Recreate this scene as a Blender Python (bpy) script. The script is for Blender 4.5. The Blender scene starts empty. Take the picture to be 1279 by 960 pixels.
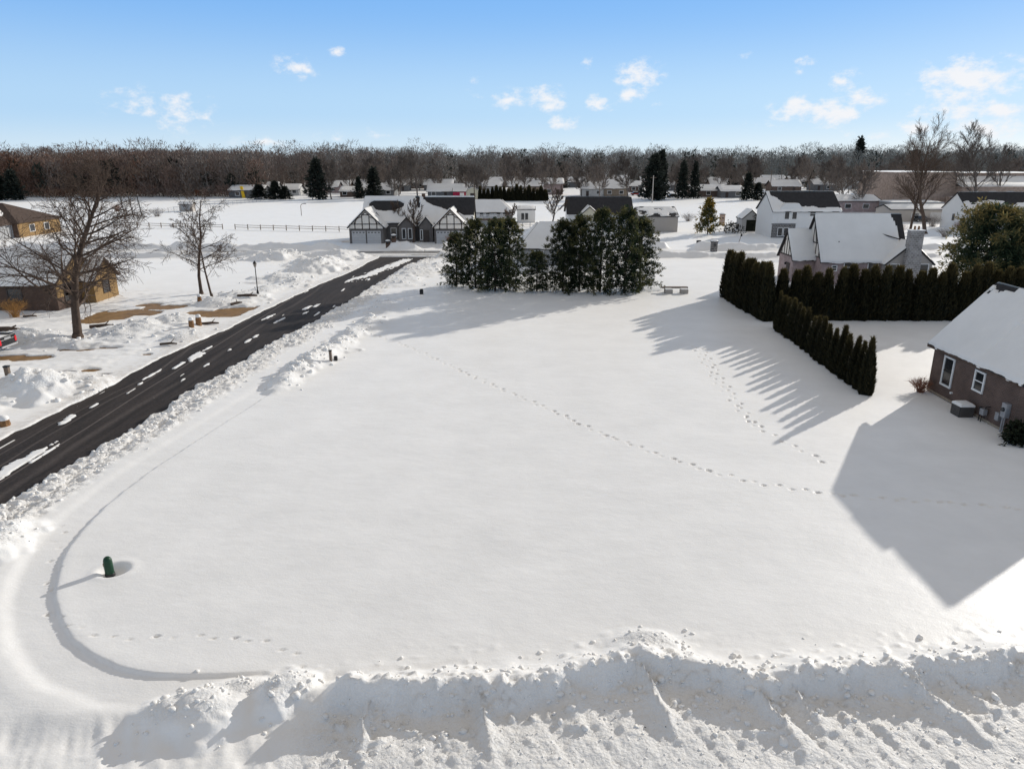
import bpy, math, random
import numpy as np
from mathutils import Vector, Matrix
random.seed(7); rng = np.random.default_rng(11)
sc = bpy.context.scene
col = bpy.data.collections.new("place"); sc.collection.children.link(col)
R = math.radians
# ------------------------------------------------------------------ camera model (used once to survey positions on the ground)
FPX, CH, TILT = 890.0, 14.0, R(17.5)
cs, cc = math.sin(TILT), math.cos(TILT)
def P(u, v, z=0.0):
    x = (u-640)/FPX; y = (v-480)/FPX
    dz = -cs-y*cc; dy = cc-y*cs; t = (z-CH)/dz
    return x*t, dy*t
def proj_u(x, y, z=0):
    d = y*cc-(z-CH)*cs
    return 640+FPX*x/max(d, 1)

# ------------------------------------------------------------------ noise
def _hash(ix, iy, seed):
    h = (ix.astype(np.int64)*374761393+iy.astype(np.int64)*668265263+seed*974711) & 0xffffffff
    h = ((h ^ (h >> 13))*1274126177) & 0xffffffff
    h = (h ^ (h >> 16)) & 0xffffffff
    return h.astype(np.float64)/4294967295.0
def vnoise(x, y, seed=0):
    x = np.asarray(x, float); y = np.asarray(y, float)
    ix = np.floor(x); iy = np.floor(y); fx = x-ix; fy = y-iy
    fx = fx*fx*fx*(fx*(fx*6-15)+10); fy = fy*fy*fy*(fy*(fy*6-15)+10)
    a = _hash(ix, iy, seed); b = _hash(ix+1, iy, seed); c = _hash(ix, iy+1, seed); d = _hash(ix+1, iy+1, seed)
    return (a*(1-fx)+b*fx)*(1-fy)+(c*(1-fx)+d*fx)*fy
def fbm(x, y, scale, octv=4, seed=0, gain=.5):
    s = np.zeros(np.shape(x)); amp = 1.0; tot = 0.0; f = 1.0/scale
    for o in range(octv):
        s = s+amp*vnoise(np.asarray(x)*f+o*17.3, np.asarray(y)*f-o*9.1, seed+o*31); tot += amp; amp *= gain; f *= 2.03
    return s/tot
def sstep(a, b, x):
    t = np.clip((x-a)/(b-a), 0, 1); return t*t*(3-2*t)

# ------------------------------------------------------------------ materials
class NT:
    def __init__(s, nt): s.nt = nt
    def n(s, t, **kw):
        nd = s.nt.nodes.new(t)
        for k, v in kw.items():
            if k in nd.inputs.keys(): nd.inputs[k].default_value = v
            else: setattr(nd, k, v)
        return nd
    def l(s, a, b): s.nt.links.new(a, b)
def newmat(name):
    m = bpy.data.materials.new(name); m.use_nodes = True
    nt = m.node_tree; b = nt.nodes["Principled BSDF"]; return m, NT(nt), b
def mat(name, c, rough=.8, var=.25, scale=3.0, bump=.3, bscale=None, spec=.3, metal=0.0, coord='Object', objvar=0.0, stretch=None):
    m, N, b = newmat(name)
    tc = N.n('ShaderNodeTexCoord'); src = tc.outputs[coord]
    if stretch:
        mp = N.n('ShaderNodeMapping'); mp.inputs['Scale'].default_value = stretch; N.l(src, mp.inputs[0]); src = mp.outputs[0]
    ns = N.n('ShaderNodeTexNoise', Scale=scale, Detail=6.0, Roughness=.65); N.l(src, ns.inputs['Vector'])
    rmp = N.n('ShaderNodeMapRange'); rmp.inputs['From Min'].default_value = .3; rmp.inputs['From Max'].default_value = .7
    rmp.inputs['To Min'].default_value = 1-var; rmp.inputs['To Max'].default_value = 1+var; N.l(ns.outputs[0], rmp.inputs[0])
    val = rmp.outputs[0]
    if objvar:
        oi = N.n('ShaderNodeObjectInfo'); mr = N.n('ShaderNodeMapRange'); mr.inputs['To Min'].default_value = 1-objvar; mr.inputs['To Max'].default_value = 1+objvar
        N.l(oi.outputs['Random'], mr.inputs[0]); mu = N.n('ShaderNodeMath', operation='MULTIPLY'); N.l(val, mu.inputs[0]); N.l(mr.outputs[0], mu.inputs[1]); val = mu.outputs[0]
    vm = N.n('ShaderNodeVectorMath', operation='SCALE'); vm.inputs[0].default_value = c; N.l(val, vm.inputs['Scale'])
    N.l(vm.outputs[0], b.inputs['Base Color'])
    b.inputs['Roughness'].default_value = rough; b.inputs['Specular IOR Level'].default_value = spec; b.inputs['Metallic'].default_value = metal
    if bump:
        n2 = N.n('ShaderNodeTexNoise', Scale=bscale or scale*4, Detail=5.0); N.l(src, n2.inputs['Vector'])
        bp = N.n('ShaderNodeBump', Strength=bump, Distance=.03); N.l(n2.outputs[0], bp.inputs['Height']); N.l(bp.outputs[0], b.inputs['Normal'])
    return m
def leafmat(name, c1, c2, transl=.25, objvar=.2):
    """foliage: per-face 'tint' attribute mixes two colours"""
    m, N, b = newmat(name)
    at = N.n('ShaderNodeAttribute', attribute_name='tint'); oi = N.n('ShaderNodeObjectInfo')
    mx = N.n('ShaderNodeMix', data_type='RGBA'); mx.inputs[6].default_value = (*c1, 1); mx.inputs[7].default_value = (*c2, 1)
    N.l(at.outputs['Fac'], mx.inputs[0])
    mr = N.n('ShaderNodeMapRange'); mr.inputs['To Min'].default_value = 1-objvar; mr.inputs['To Max'].default_value = 1+objvar; N.l(oi.outputs['Random'], mr.inputs[0])
    vm = N.n('ShaderNodeVectorMath', operation='SCALE'); N.l(mx.outputs[2], vm.inputs[0]); N.l(mr.outputs[0], vm.inputs['Scale'])
    N.l(vm.outputs[0], b.inputs['Base Color']); b.inputs['Roughness'].default_value = .7; b.inputs['Specular IOR Level'].default_value = .2
    if transl:
        tr = N.n('ShaderNodeBsdfTranslucent'); N.l(vm.outputs[0], tr.inputs[0]); ms = N.n('ShaderNodeMixShader'); ms.inputs[0].default_value = transl
        out = N.nt.nodes['Material Output']; N.l(b.outputs[0], ms.inputs[1]); N.l(tr.outputs[0], ms.inputs[2]); N.l(ms.outputs[0], out.inputs[0])
    return m
def brickmat(name, c1, c2, mortar, scale=1.0, bw=.24, bh=.08):
    m, N, b = newmat(name)
    tc = N.n('ShaderNodeTexCoord'); geo = N.n('ShaderNodeNewGeometry')
    sx = N.n('ShaderNodeSeparateXYZ'); N.l(tc.outputs['Object'], sx.inputs[0])
    ad = N.n('ShaderNodeMath', operation='ADD'); N.l(sx.outputs[0], ad.inputs[0]); N.l(sx.outputs[1], ad.inputs[1])
    cb = N.n('ShaderNodeCombineXYZ'); N.l(ad.outputs[0], cb.inputs[0]); N.l(sx.outputs[2], cb.inputs[1])
    br = N.n('ShaderNodeTexBrick'); br.inputs['Color1'].default_value = (*c1, 1); br.inputs['Color2'].default_value = (*c2, 1); br.inputs['Mortar'].default_value = (*mortar, 1)
    br.inputs['Scale'].default_value = scale; br.inputs['Brick Width'].default_value = bw; br.inputs['Row Height'].default_value = bh; br.inputs['Mortar Size'].default_value = bh*.12
    N.l(cb.outputs[0], br.inputs['Vector'])
    ns = N.n('ShaderNodeTexNoise', Scale=1.3, Detail=6.0); N.l(tc.outputs['Object'], ns.inputs['Vector'])
    mr = N.n('ShaderNodeMapRange'); mr.inputs['From Min'].default_value = .3; mr.inputs['From Max'].default_value = .7; mr.inputs['To Min'].default_value = .75; mr.inputs['To Max'].default_value = 1.2; N.l(ns.outputs[0], mr.inputs[0])
    vm = N.n('ShaderNodeVectorMath', operation='SCALE'); N.l(br.outputs[0], vm.inputs[0]); N.l(mr.outputs[0], vm.inputs['Scale'])
    N.l(vm.outputs[0], b.inputs['Base Color']); b.inputs['Roughness'].default_value = .85
    bp = N.n('ShaderNodeBump', Strength=.3, Distance=.02); N.l(br.outputs['Fac'], bp.inputs['Height']); bp.invert = True; N.l(bp.outputs[0], b.inputs['Normal'])
    return m
def snowmat(name, dirt=False, base=(.9, .882, .857)):
    m, N, b = newmat(name)
    tc = N.n('ShaderNodeTexCoord'); o = tc.outputs['Object']
    n1 = N.n('ShaderNodeTexNoise', Scale=.35, Detail=8.0, Roughness=.62); N.l(o, n1.inputs['Vector'])
    mr = N.n('ShaderNodeMapRange'); mr.inputs['From Min'].default_value = .3; mr.inputs['From Max'].default_value = .7; mr.inputs['To Min'].default_value = .93; mr.inputs['To Max'].default_value = 1.04; N.l(n1.outputs[0], mr.inputs[0])
    vm = N.n('ShaderNodeVectorMath', operation='SCALE'); vm.inputs[0].default_value = base; N.l(mr.outputs[0], vm.inputs['Scale'])
    c = vm.outputs[0]
    if dirt:
        at = N.n('ShaderNodeAttribute', attribute_name='dirt')
        n2 = N.n('ShaderNodeTexNoise', Scale=2.2, Detail=8.0, Roughness=.7); N.l(o, n2.inputs['Vector'])
        m2 = N.n('ShaderNodeMapRange'); m2.inputs['From Min'].default_value = .35; m2.inputs['From Max'].default_value = .65; N.l(n2.outputs[0], m2.inputs[0])
        mu = N.n('ShaderNodeMath', operation='MULTIPLY'); N.l(at.outputs['Fac'], mu.inputs[0]); N.l(m2.outputs[0], mu.inputs[1])
        mx = N.n('ShaderNodeMix', data_type='RGBA'); mx.inputs[7].default_value = (.36, .30, .24, 1); N.l(mu.outputs[0], mx.inputs[0]); N.l(c, mx.inputs[6]); c = mx.outputs[2]
    N.l(c, b.inputs['Base Color']); b.inputs['Roughness'].default_value = .5; b.inputs['Specular IOR Level'].default_value = .4; b.inputs['Sheen Weight'].default_value = .4; b.inputs['Sheen Roughness'].default_value = .45; b.inputs['Sheen Tint'].default_value = (1, .95, .88, 1)
    h1 = N.n('ShaderNodeTexNoise', Scale=14.0, Detail=6.0, Roughness=.7); N.l(o, h1.inputs['Vector'])
    mp = N.n('ShaderNodeMapping'); mp.inputs['Rotation'].default_value = (0, 0, R(38)); mp.inputs['Scale'].default_value = (.75, 1.25, 1); N.l(o, mp.inputs[0])
    h2 = N.n('ShaderNodeTexNoise', Scale=1.6, Detail=5.0, Roughness=.6); N.l(mp.outputs[0], h2.inputs['Vector'])
    b1 = N.n('ShaderNodeBump', Strength=.35, Distance=.022); N.l(h1.outputs[0], b1.inputs['Height'])
    b2 = N.n('ShaderNodeBump', Strength=.45, Distance=.045); N.l(h2.outputs[0], b2.inputs['Height']); N.l(b1.outputs[0], b2.inputs['Normal'])
    last = b2.outputs[0]
    if dirt:
        ar = N.n('ShaderNodeAttribute', attribute_name='rough'); h3 = N.n('ShaderNodeTexNoise', Scale=4.6, Detail=9.0, Roughness=.72); N.l(o, h3.inputs['Vector'])
        h4 = N.n('ShaderNodeTexVoronoi', Scale=9.0); N.l(o, h4.inputs['Vector']); h5 = N.n('ShaderNodeMath', operation='MULTIPLY_ADD'); h5.inputs[1].default_value = -.35; N.l(h4.outputs[0], h5.inputs[0]); N.l(h3.outputs[0], h5.inputs[2])
        b3 = N.n('ShaderNodeBump', Distance=.075); N.l(ar.outputs['Fac'], b3.inputs['Strength']); N.l(h5.outputs[0], b3.inputs['Height']); N.l(last, b3.inputs['Normal']); last = b3.outputs[0]
    N.l(last, b.inputs['Normal'])
    return m
def asphaltmat():
    m, N, b = newmat('wet_asphalt')
    tc = N.n('ShaderNodeTexCoord'); o = tc.outputs['Object']
    mp = N.n('ShaderNodeMapping'); mp.inputs['Scale'].default_value = (1.0, .09, 1); N.l(o, mp.inputs[0])
    n1 = N.n('ShaderNodeTexNoise', Scale=1.1, Detail=8.0, Roughness=.68, Distortion=1.2); N.l(mp.outputs[0], n1.inputs['Vector'])
    n2 = N.n('ShaderNodeTexNoise', Scale=9.0, Detail=8.0, Roughness=.75); N.l(o, n2.inputs['Vector'])
    mul = N.n('ShaderNodeMath', operation='MULTIPLY'); N.l(n1.outputs[0], mul.inputs[0]); N.l(n2.outputs[0], mul.inputs[1])
    rp = N.n('ShaderNodeValToRGB'); e = rp.color_ramp.elements; e[0].position = .14; e[0].color = (.013, .0105, .0095, 1); e[1].position = .42; e[1].color = (.072, .057, .05, 1); N.l(mul.outputs[0], rp.inputs[0])
    # salt-dried tyre arcs and a centre seam, drawn in the road's own metres
    sx = N.n('ShaderNodeSeparateXYZ'); N.l(o, sx.inputs[0])
    def line(x0, w, wob, seed):
        nn = N.n('ShaderNodeTexNoise', Scale=.05, Detail=2.0); mm = N.n('ShaderNodeMapping'); mm.inputs['Location'].default_value = (0, seed, 0); mm.inputs['Scale'].default_value = (0, 1, 0)
        N.l(o, mm.inputs[0]); N.l(mm.outputs[0], nn.inputs['Vector'])
        a = N.n('ShaderNodeMath', operation='MULTIPLY_ADD'); a.inputs[1].default_value = wob; a.inputs[2].default_value = x0-wob*.5; N.l(nn.outputs[0], a.inputs[0])
        s = N.n('ShaderNodeMath', operation='SUBTRACT'); N.l(sx.outputs[0], s.inputs[0]); N.l(a.outputs[0], s.inputs[1])
        ab = N.n('ShaderNodeMath', operation='ABSOLUTE'); N.l(s.outputs[0], ab.inputs[0])
        r = N.n('ShaderNodeMapRange'); r.inputs['From Min'].default_value = 0; r.inputs['From Max'].default_value = w; r.inputs['To Min'].default_value = 1; r.inputs['To Max'].default_value = 0; N.l(ab.outputs[0], r.inputs[0])
        br = N.n('ShaderNodeMath', operation='MULTIPLY'); N.l(r.outputs[0], br.inputs[0]); N.l(n2.outputs[0], br.inputs[1]); return br.outputs[0]
    cur = rp.outputs[0]
    for x0, w, wob, seed, k in ((-23.6, .09, .5, 0, 1.0), (-24.9, .12, 3.5, 31, .55), (-22.4, .3, 2.0, 77, .35), (-25.6, .10, 4.0, 140, .5)):
        mx = N.n('ShaderNodeMix', data_type='RGBA'); mx.inputs[7].default_value = (.26, .22, .2, 1)
        sc_ = N.n('ShaderNodeMath', operation='MULTIPLY'); sc_.inputs[1].default_value = k; N.l(line(x0, w, wob, seed), sc_.inputs[0]); N.l(sc_.outputs[0], mx.inputs[0]); N.l(cur, mx.inputs[6]); cur = mx.outputs[2]
    N.l(cur, b.inputs['Base Color']); b.inputs['Roughness'].default_value = .75; b.inputs['Specular IOR Level'].default_value = .25
    bp = N.n('ShaderNodeBump', Strength=.3, Distance=.01); n3 = N.n('ShaderNodeTexNoise', Scale=40.0, Detail=3.0); N.l(o, n3.inputs['Vector']); N.l(n3.outputs[0], bp.inputs['Height']); N.l(bp.outputs[0], b.inputs['Normal'])
    return m
M = {}
M['snow'] = snowmat('snow_field', dirt=True)
M['roof_snow'] = snowmat('roof_snow', base=(.87, .85, .82))
M['asphalt'] = asphaltmat()
M['drive'] = mat('tan_concrete', (.27, .155, .06), .6, .35, 1.2, .2)
M['shingle'] = mat('dark_shingles', (.035, .033, .034), .9, .3, 2.0, .4, 9)
M['shingle_brown'] = mat('brown_shingles', (.085, .058, .045), .9, .3, 2.0, .4, 9)
M['brick'] = brickmat('brown_brick', (.125, .075, .056), (.09, .056, .044), (.15, .115, .10))
M['brick_pink'] = brickmat('pink_brick', (.36, .26, .25), (.30, .21, .20), (.4, .34, .32))
M['brick_red'] = brickmat('dark_red_brick', (.115, .06, .036), (.085, .045, .03), (.12, .09, .07))
M['brick_school'] = brickmat('tan_brown_brick', (.44, .32, .25), (.38, .27, .21), (.42, .34, .28), bw=.6, bh=.25)
M['stone'] = brickmat('grey_fieldstone', (.36, .33, .31), (.22, .20, .19), (.45, .43, .41), bw=.4, bh=.22)
M['stone_dark'] = brickmat('dark_fieldstone', (.14, .13, .125), (.08, .075, .07), (.3, .29, .28), bw=.5, bh=.3)
M['yellow'] = mat('ochre_siding', (.27, .165, .065), .8, .15, 2, .2, stretch=(1, 1, 8))
M['cream'] = mat('cream_siding', (.66, .60, .45), .8, .1, 2, .2, stretch=(1, 1, 8))
M['white'] = mat('white_paint', (.78, .77, .75), .6, .06, 2, .1)
M['stucco'] = mat('pale_stucco', (.80, .74, .66), .85, .1, 3, .3)
M['siding_grey'] = mat('grey_siding', (.36, .36, .36), .8, .12, 2, .2, stretch=(1, 1, 8))
M['siding_taupe'] = mat('taupe_siding', (.42, .38, .34), .8, .12, 2, .2, stretch=(1, 1, 8))
M['siding_white'] = mat('white_siding', (.74, .73, .71), .75, .06, 2, .2, stretch=(1, 1, 10))
M['far_white'] = mat('shaded_white', (.5, .49, .47), .8, .2, 1, .1); M['far_tan'] = mat('shaded_tan', (.26, .21, .16), .8, .2, 1, .1); M['far_grey'] = mat('shaded_grey', (.15, .15, .15), .8, .2, 1, .1); M['far_brown'] = mat('shaded_brown', (.14, .10, .08), .8, .2, 1, .1)  # far house walls darkened in the colour, standing for shade
M['siding_dark'] = mat('shaded_grey_brown_siding', (.15, .135, .125), .8, .15, 2, .2)  # dark tone stands for shade on the timbered house walls
M['timber'] = mat('dark_timber', (.07, .055, .048), .8, .3, 4, .2)
M['garage_door'] = mat('pale_garage_door', (.50, .49, .48), .6, .08, 2, .1)
M['glass'] = mat('dark_glass', (.02, .022, .025), .12, .3, 2, 0, spec=.6)
M['black_metal'] = mat('black_metal', (.02, .02, .02), .5, .3, 5, .1)
M['grey_metal'] = mat('grey_metal', (.34, .34, .35), .5, .15, 4, .1, metal=.3)
M['green_plastic'] = mat('green_plastic', (.012, .05, .025), .45, .2, 5, .1)
M['wood_post'] = mat('weathered_wood', (.17, .13, .10), .9, .3, 5, .4)
M['log'] = mat('cut_log', (.22, .115, .05), .85, .4, 6, .4)
M['rust_bush'] = mat('red_brown_twigs', (.26, .12, .075), .85, .25, 3, 0)
M['tan_bush'] = mat('tan_twigs', (.42, .22, .07), .85, .25, 3, 0)
M['bark'] = mat('brown_bark', (.095, .065, .048), .9, .35, 3, .5, objvar=.2)
M['bark_far'] = mat('grey_bark', (.16, .132, .113), .9, .3, 1, 0, objvar=.3)
M['bark_evergreen'] = mat('evergreen_bark', (.06, .045, .035), .9, .3, 4, .4)
M['spruce'] = leafmat('spruce_needles', (.020, .036, .018), (.19, .165, .06), .35)  # yellow second colour paints sunlit edges on the evergreen clump
M['spruce_far'] = leafmat('far_conifer_needles', (.014, .02, .016), (.05, .055, .042), .15)
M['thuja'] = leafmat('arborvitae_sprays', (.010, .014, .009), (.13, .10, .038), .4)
M['pine_sunlit'] = leafmat('sunlit_gold_needles', (.05, .055, .018), (.26, .17, .035), .35)  # gold in the needle colour stands for yellow sunlight on this pine
M['pine_big'] = leafmat('long_pine_needles', (.034, .058, .032), (.22, .165, .06), .35)
M['yew'] = leafmat('yew_leaves', (.010, .014, .008), (.03, .035, .015), .2)
M['wood_belt'] = leafmat('winter_wood', (.172, .112, .086), (.205, .188, .17), 0, 0)
for nd_ in M['wood_belt'].node_tree.nodes:
    if nd_.type == 'MIX': nd_.clamp_factor = False
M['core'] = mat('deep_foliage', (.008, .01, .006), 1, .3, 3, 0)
M['truck'] = mat('dark_car_paint', (.012, .013, .015), .3, .1, 2, 0, spec=.6)
M['car_red'] = mat('red_car_paint', (.3, .03, .02), .35, .1, 2, 0)
M['car_grey'] = mat('grey_car_paint', (.2, .2, .21), .35, .1, 2, 0)
M['taillight'] = mat('red_lens', (.7, .03, .04), .2, .1, 2, 0)
M['rubber'] = mat('tyre_rubber', (.015, .015, .015), .85, .2, 5, .2)
M['lamp_glass'] = mat('lamp_glass', (.35, .3, .25), .3, .1, 2, 0)
M['red_paint'] = mat('red_shed_paint', (.38, .02, .06), .7, .1, 2, 0)
M['yellow_paint'] = mat('yellow_paint', (.8, .5, .02), .6, .1, 2, 0)
M['debris'] = mat('dark_grit', (.03, .025, .02), .9, .3, 5, 0)

# ------------------------------------------------------------------ object helpers
def tag(o, label=None, cat=None, group=None, kind=None):
    if label: o['label'] = label
    if cat: o['category'] = cat
    if group: o['group'] = group
    if kind: o['kind'] = kind
    return o
def empty(name, loc, label, cat, group=None, rz=0):
    o = bpy.data.objects.new(name, None); col.objects.link(o); o.location = loc; o.rotation_euler = (0, 0, rz); o.empty_display_size = .3
    return tag(o, label, cat, group)
def copy_tree(o, parent=None):
    c = o.copy(); col.objects.link(c)
    if parent: c.parent = parent
    for ch in o.children: copy_tree(ch, c)
    return c
def link(name, me, m, parent=None):
    o = bpy.data.objects.new(name, me); col.objects.link(o)
    if m: me.materials.append(m)
    if parent: o.parent = parent
    return o
def np_mesh(name, V, F, m, parent=None, tint=None, smooth=False, vattr=None):
    """V (n,3), F (m,k) with one k"""
    V = np.asarray(V, np.float32); F = np.asarray(F, np.int32); k = F.shape[1]
    me = bpy.data.meshes.new(name); me.vertices.add(len(V)); me.vertices.foreach_set('co', V.ravel())
    me.loops.add(F.size); me.loops.foreach_set('vertex_index', F.ravel())
    me.polygons.add(len(F)); me.polygons.foreach_set('loop_start', np.arange(0, F.size, k, dtype=np.int32))
    if smooth: me.polygons.foreach_set('use_smooth', np.ones(len(F), bool))
    if tint is not None:
        a = me.attributes.new('tint', 'FLOAT', 'FACE'); a.data.foreach_set('value', np.asarray(tint, np.float32))
    if vattr:
        for an, av in vattr.items():
            a = me.attributes.new(an, 'FLOAT', 'POINT'); a.data.foreach_set('value', np.asarray(av, np.float32))
    me.update(calc_edges=True); me.validate()
    return link(name, me, m, parent)
class MB:
    def __init__(s): s.v = []; s.f = []
    def poly(s, pts):
        i = len(s.v); s.v += [tuple(p) for p in pts]; s.f.append(tuple(range(i, i+len(pts)))); return s
    def box(s, x0, x1, y0, y1, z0, z1):
        i = len(s.v); s.v += [(x, y, z) for z in (z0, z1) for x, y in ((x0, y0), (x1, y0), (x1, y1), (x0, y1))]
        s.f += [tuple(i+j for j in q) for q in ((3, 2, 1, 0), (4, 5, 6, 7), (0, 1, 5, 4), (1, 2, 6, 5), (2, 3, 7, 6), (3, 0, 4, 7))]; return s
    def prism(s, bot, top):
        n = len(bot); i = len(s.v); s.v += [tuple(p) for p in bot]+[tuple(p) for p in top]
        s.f.append(tuple(i+j for j in reversed(range(n)))); s.f.append(tuple(i+n+j for j in range(n)))
        for j in range(n): k = (j+1) % n; s.f.append((i+j, i+k, i+n+k, i+n+j))
        return s
    def tube(s, p0, p1, r0, r1=None, n=8, cap=True):
        r1 = r0 if r1 is None else r1
        p0 = Vector(p0); p1 = Vector(p1); d = (p1-p0).normalized(); a = d.orthogonal().normalized(); b = d.cross(a); i = len(s.v)
        for p, r in ((p0, r0), (p1, r1)):
            s.v += [tuple(p+(a*math.cos(2*math.pi*k/n)+b*math.sin(2*math.pi*k/n))*r) for k in range(n)]
        for k in range(n): s.f.append((i+k, i+(k+1) % n, i+n+(k+1) % n, i+n+k))
        if cap: s.f.append(tuple(i+k for k in reversed(range(n)))); s.f.append(tuple(i+n+k for k in range(n)))
        return s
    def bar(s, p0, p1, w, n):
        """flat bar of width w on a wall with outward normal n, 4 cm thick"""
        p0 = Vector(p0); p1 = Vector(p1); n = Vector(n); d = (p1-p0).normalized(); t = n.cross(d).normalized()*(w/2); o = n*.05
        return s.prism([p0-t, p1-t, p1+t, p0+t], [p0-t+o, p1-t+o, p1+t+o, p0+t+o])
    def lathe(s, prof, n=16, c=(0, 0, 0)):
        i = len(s.v)
        for r, z in prof: s.v += [(c[0]+r*math.cos(2*math.pi*k/n), c[1]+r*math.sin(2*math.pi*k/n), c[2]+z) for k in range(n)]
        for j in range(len(prof)-1):
            for k in range(n): a = i+j*n; s.f.append((a+k, a+(k+1) % n, a+n+(k+1) % n, a+n+k))
        return s
    def build(s, name, m, parent=None, smooth=False, bevel=0):
        me = bpy.data.meshes.new(name); me.from_pydata(s.v, [], s.f)
        if smooth: me.polygons.foreach_set('use_smooth', np.ones(len(me.polygons), bool))
        me.update(); o = link(name, me, m, parent)
        if bevel: md = o.modifiers.new('bevel', 'BEVEL'); md.width = bevel; md.segments = 2
        return o
ORD = 'first second third fourth fifth sixth seventh eighth ninth tenth eleventh twelfth thirteenth fourteenth fifteenth sixteenth seventeenth eighteenth nineteenth twentieth'.split()
TENS = {2: 'twenty', 3: 'thirty', 4: 'forty', 5: 'fifty', 6: 'sixty', 7: 'seventy', 8: 'eighty', 9: 'ninety'}
def ordinal(i):
    if i < 20: return ORD[i]
    k = i+1
    if k % 10 == 0: return TENS[k//10][:-1]+'ieth'
    return TENS[k//10]+'-'+ORD[k % 10-1]
def lefts(i, n):
    """ordinal phrase from the nearer end, by place in the picture"""
    if i == 0: return 'leftmost'
    if i == n-1: return 'rightmost'
    return ordinal(i)+' from the left' if i < n/2 else ordinal(n-1-i)+' from the right'

# ================================================================== GROUND
def polydist(px, py, pts):
    best = np.full(px.shape, 1e9); sgn = np.zeros(px.shape); al = np.zeros(px.shape); acc = 0
    for (ax, ay), (bx, by) in zip(pts[:-1], pts[1:]):
        dx, dy = bx-ax, by-ay; L = math.hypot(dx, dy); t = np.clip(((px-ax)*dx+(py-ay)*dy)/(L*L), 0, 1)
        qx, qy = ax+t*dx, ay+t*dy; d = np.hypot(px-qx, py-qy); cr = dx*(py-ay)-dy*(px-ax)
        m = d < best; best[m] = d[m]; sgn[m] = np.sign(cr[m]); al[m] = acc+t[m]*L; acc += L
    return best, sgn, al
def smoothline(pts, it=3):
    for _ in range(it):
        q = [pts[0]]
        for a, b in zip(pts[:-1], pts[1:]): q += [(a[0]*.75+b[0]*.25, a[1]*.75+b[1]*.25), (a[0]*.25+b[0]*.75, a[1]*.25+b[1]*.75)]
        pts = q+[pts[-1]]
    return pts
YK = [-20, 28, 42, 51.5, 56, 61, 66.4, 72, 77, 84.6, 92, 99.7, 105, 109.2]
LK = [-27.6, -27.5, -26.7, -26.3, -25.8, -25.0, -24.6, -24.1, -23.7, -22.9, -21.8, -21, -20.7, -20.3]
RK = [-21.7, -21.7, -20.3, -19.5, -18.9, -18.2, -17.5, -17.0, -16.4, -15.9, -15.3, -14.4, -13.4, -12.0]
RZ = -.16
road_patches = [(u, v, L, w) for u, v, L, w in [(2, 592, 2.2, .6), (30, 576, 2.4, .45), (57, 566, 1.6, .22), (86, 522, .9, .35), (118, 507, .45, .25), (82, 526, .8, .3), (190, 468, 1.5, .28), (197, 464, .7, .22),
    (176, 479, .4, .2), (226, 455, 1.0, .3), (246, 444, 1.5, .6), (262, 434, .6, .25), (240, 449, .7, .35), (310, 426, .8, .28), (320, 420, .6, .25), (287, 437, .4, .2), (385, 384, 1.2, .4), (395, 382, 1.0, .35), (382, 391, .9, .3),
    (350, 400, 1.4, .3), (336, 396, 1.2, .3), (258, 456, .5, .2), (229, 468, .4, .15), (228, 475, .4, .15), (165, 488, .6, .15), (440, 349, 2.0, .5), (460, 343, 5.0, 1.1), (478, 336, 6.0, 1.3), (492, 331, 5.0, 1.3), (505, 326, 2.5, 1.4)]]
piles = [  # u, v, height, radius x, radius y
    (42, 488, 1.7, 2.6, 1.9), (88, 480, .9, 2.0, 1.6), (5, 492, 1.3, 2.6, 2.0), (128, 490, .4, 1.4, 2.0),
    (172, 412, 1.1, 2.2, 2.4), (215, 402, .9, 2.2, 2.6), (150, 420, .7, 1.6, 1.6), (230, 420, .5, 1.5, 2.5),
    (45, 424, 1.2, 2.6, 1.6), (75, 430, .7, 2.2, 1.0), (20, 422, .8, 2, 1.5), (300, 372, 1.0, 2.4, 2.6), (275, 378, .8, 2.2, 1.8), (335, 362, .7, 1.6, 3),
    (350, 348, .9, 2.6, 3.0), (372, 352, .8, 1.6, 3), (395, 336, 1.9, 2.8, 3.2), (410, 330, 1.4, 2.0, 3), (385, 330, 1.2, 3, 3), (425, 321, 1.6, 2.6, 2.5), (345, 323, 1.5, 2.6, 2.2), (362, 322, 1.1, 2.4, 2.0), (320, 322, .8, 3, 2),
    (358, 476, .75, .9, 1.6), (372, 464, .85, .9, 1.4), (392, 452, .9, 1.0, 2.0), (408, 442, 1.0, 1.0, 2.2), (424, 432, .9, 1.0, 2.2), (440, 418, .7, 1.0, 2.0), (462, 404, .8, 1.1, 2.2), (382, 458, .7, .8, 1.6),
    (476, 385, .35, 1.6, 4), (520, 340, .9, 2.4, 3), (538, 333, .7, 2.2, 2.5), (500, 352, .5, 2, 3),
    (255, 886, .62, .85, .75), (215, 893, .5, .9, .6), (348, 872, .72, .5, .62), (375, 860, .5, .45, .5), (14, 668, .75, .7, .9), (-12, 690, .8, .8, 1.0), (300, 860, .3, .8, .4), (812, 802, .35, .9, .5), (560, 308, 1.2, 3, 2), (518, 302, 1.4, 3.4, 1.5), (530, 300, 1.3, 3, 1.6)]
bare_spots = [  # tan concrete showing through: u, v, rx, ry
    (20, 447, 3.4, 1.1), (95, 436, 1.9, .75), (122, 435, 1.6, .35), (112, 463, .75, .5), (85, 465, .6, .25), (45, 432, 1.6, .4), (128, 468, .5, .25), (185, 443, .5, .3), (265, 392, 3.4, 1.7), (308, 387, 3.0, 1.9), (235, 398, 1.9, 1.1), (160, 391, 3.2, 2.0), (135, 397, 2.6, 1.6), (205, 384, 2.2, 1.4), (185, 381, 1.4, .9), (115, 402, 1.6, 1.0), (250, 391, 2.0, 1.0),
    (440, 302, 2.0, 1.5), (566, 303, 2.0, 1.4)]
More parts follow.
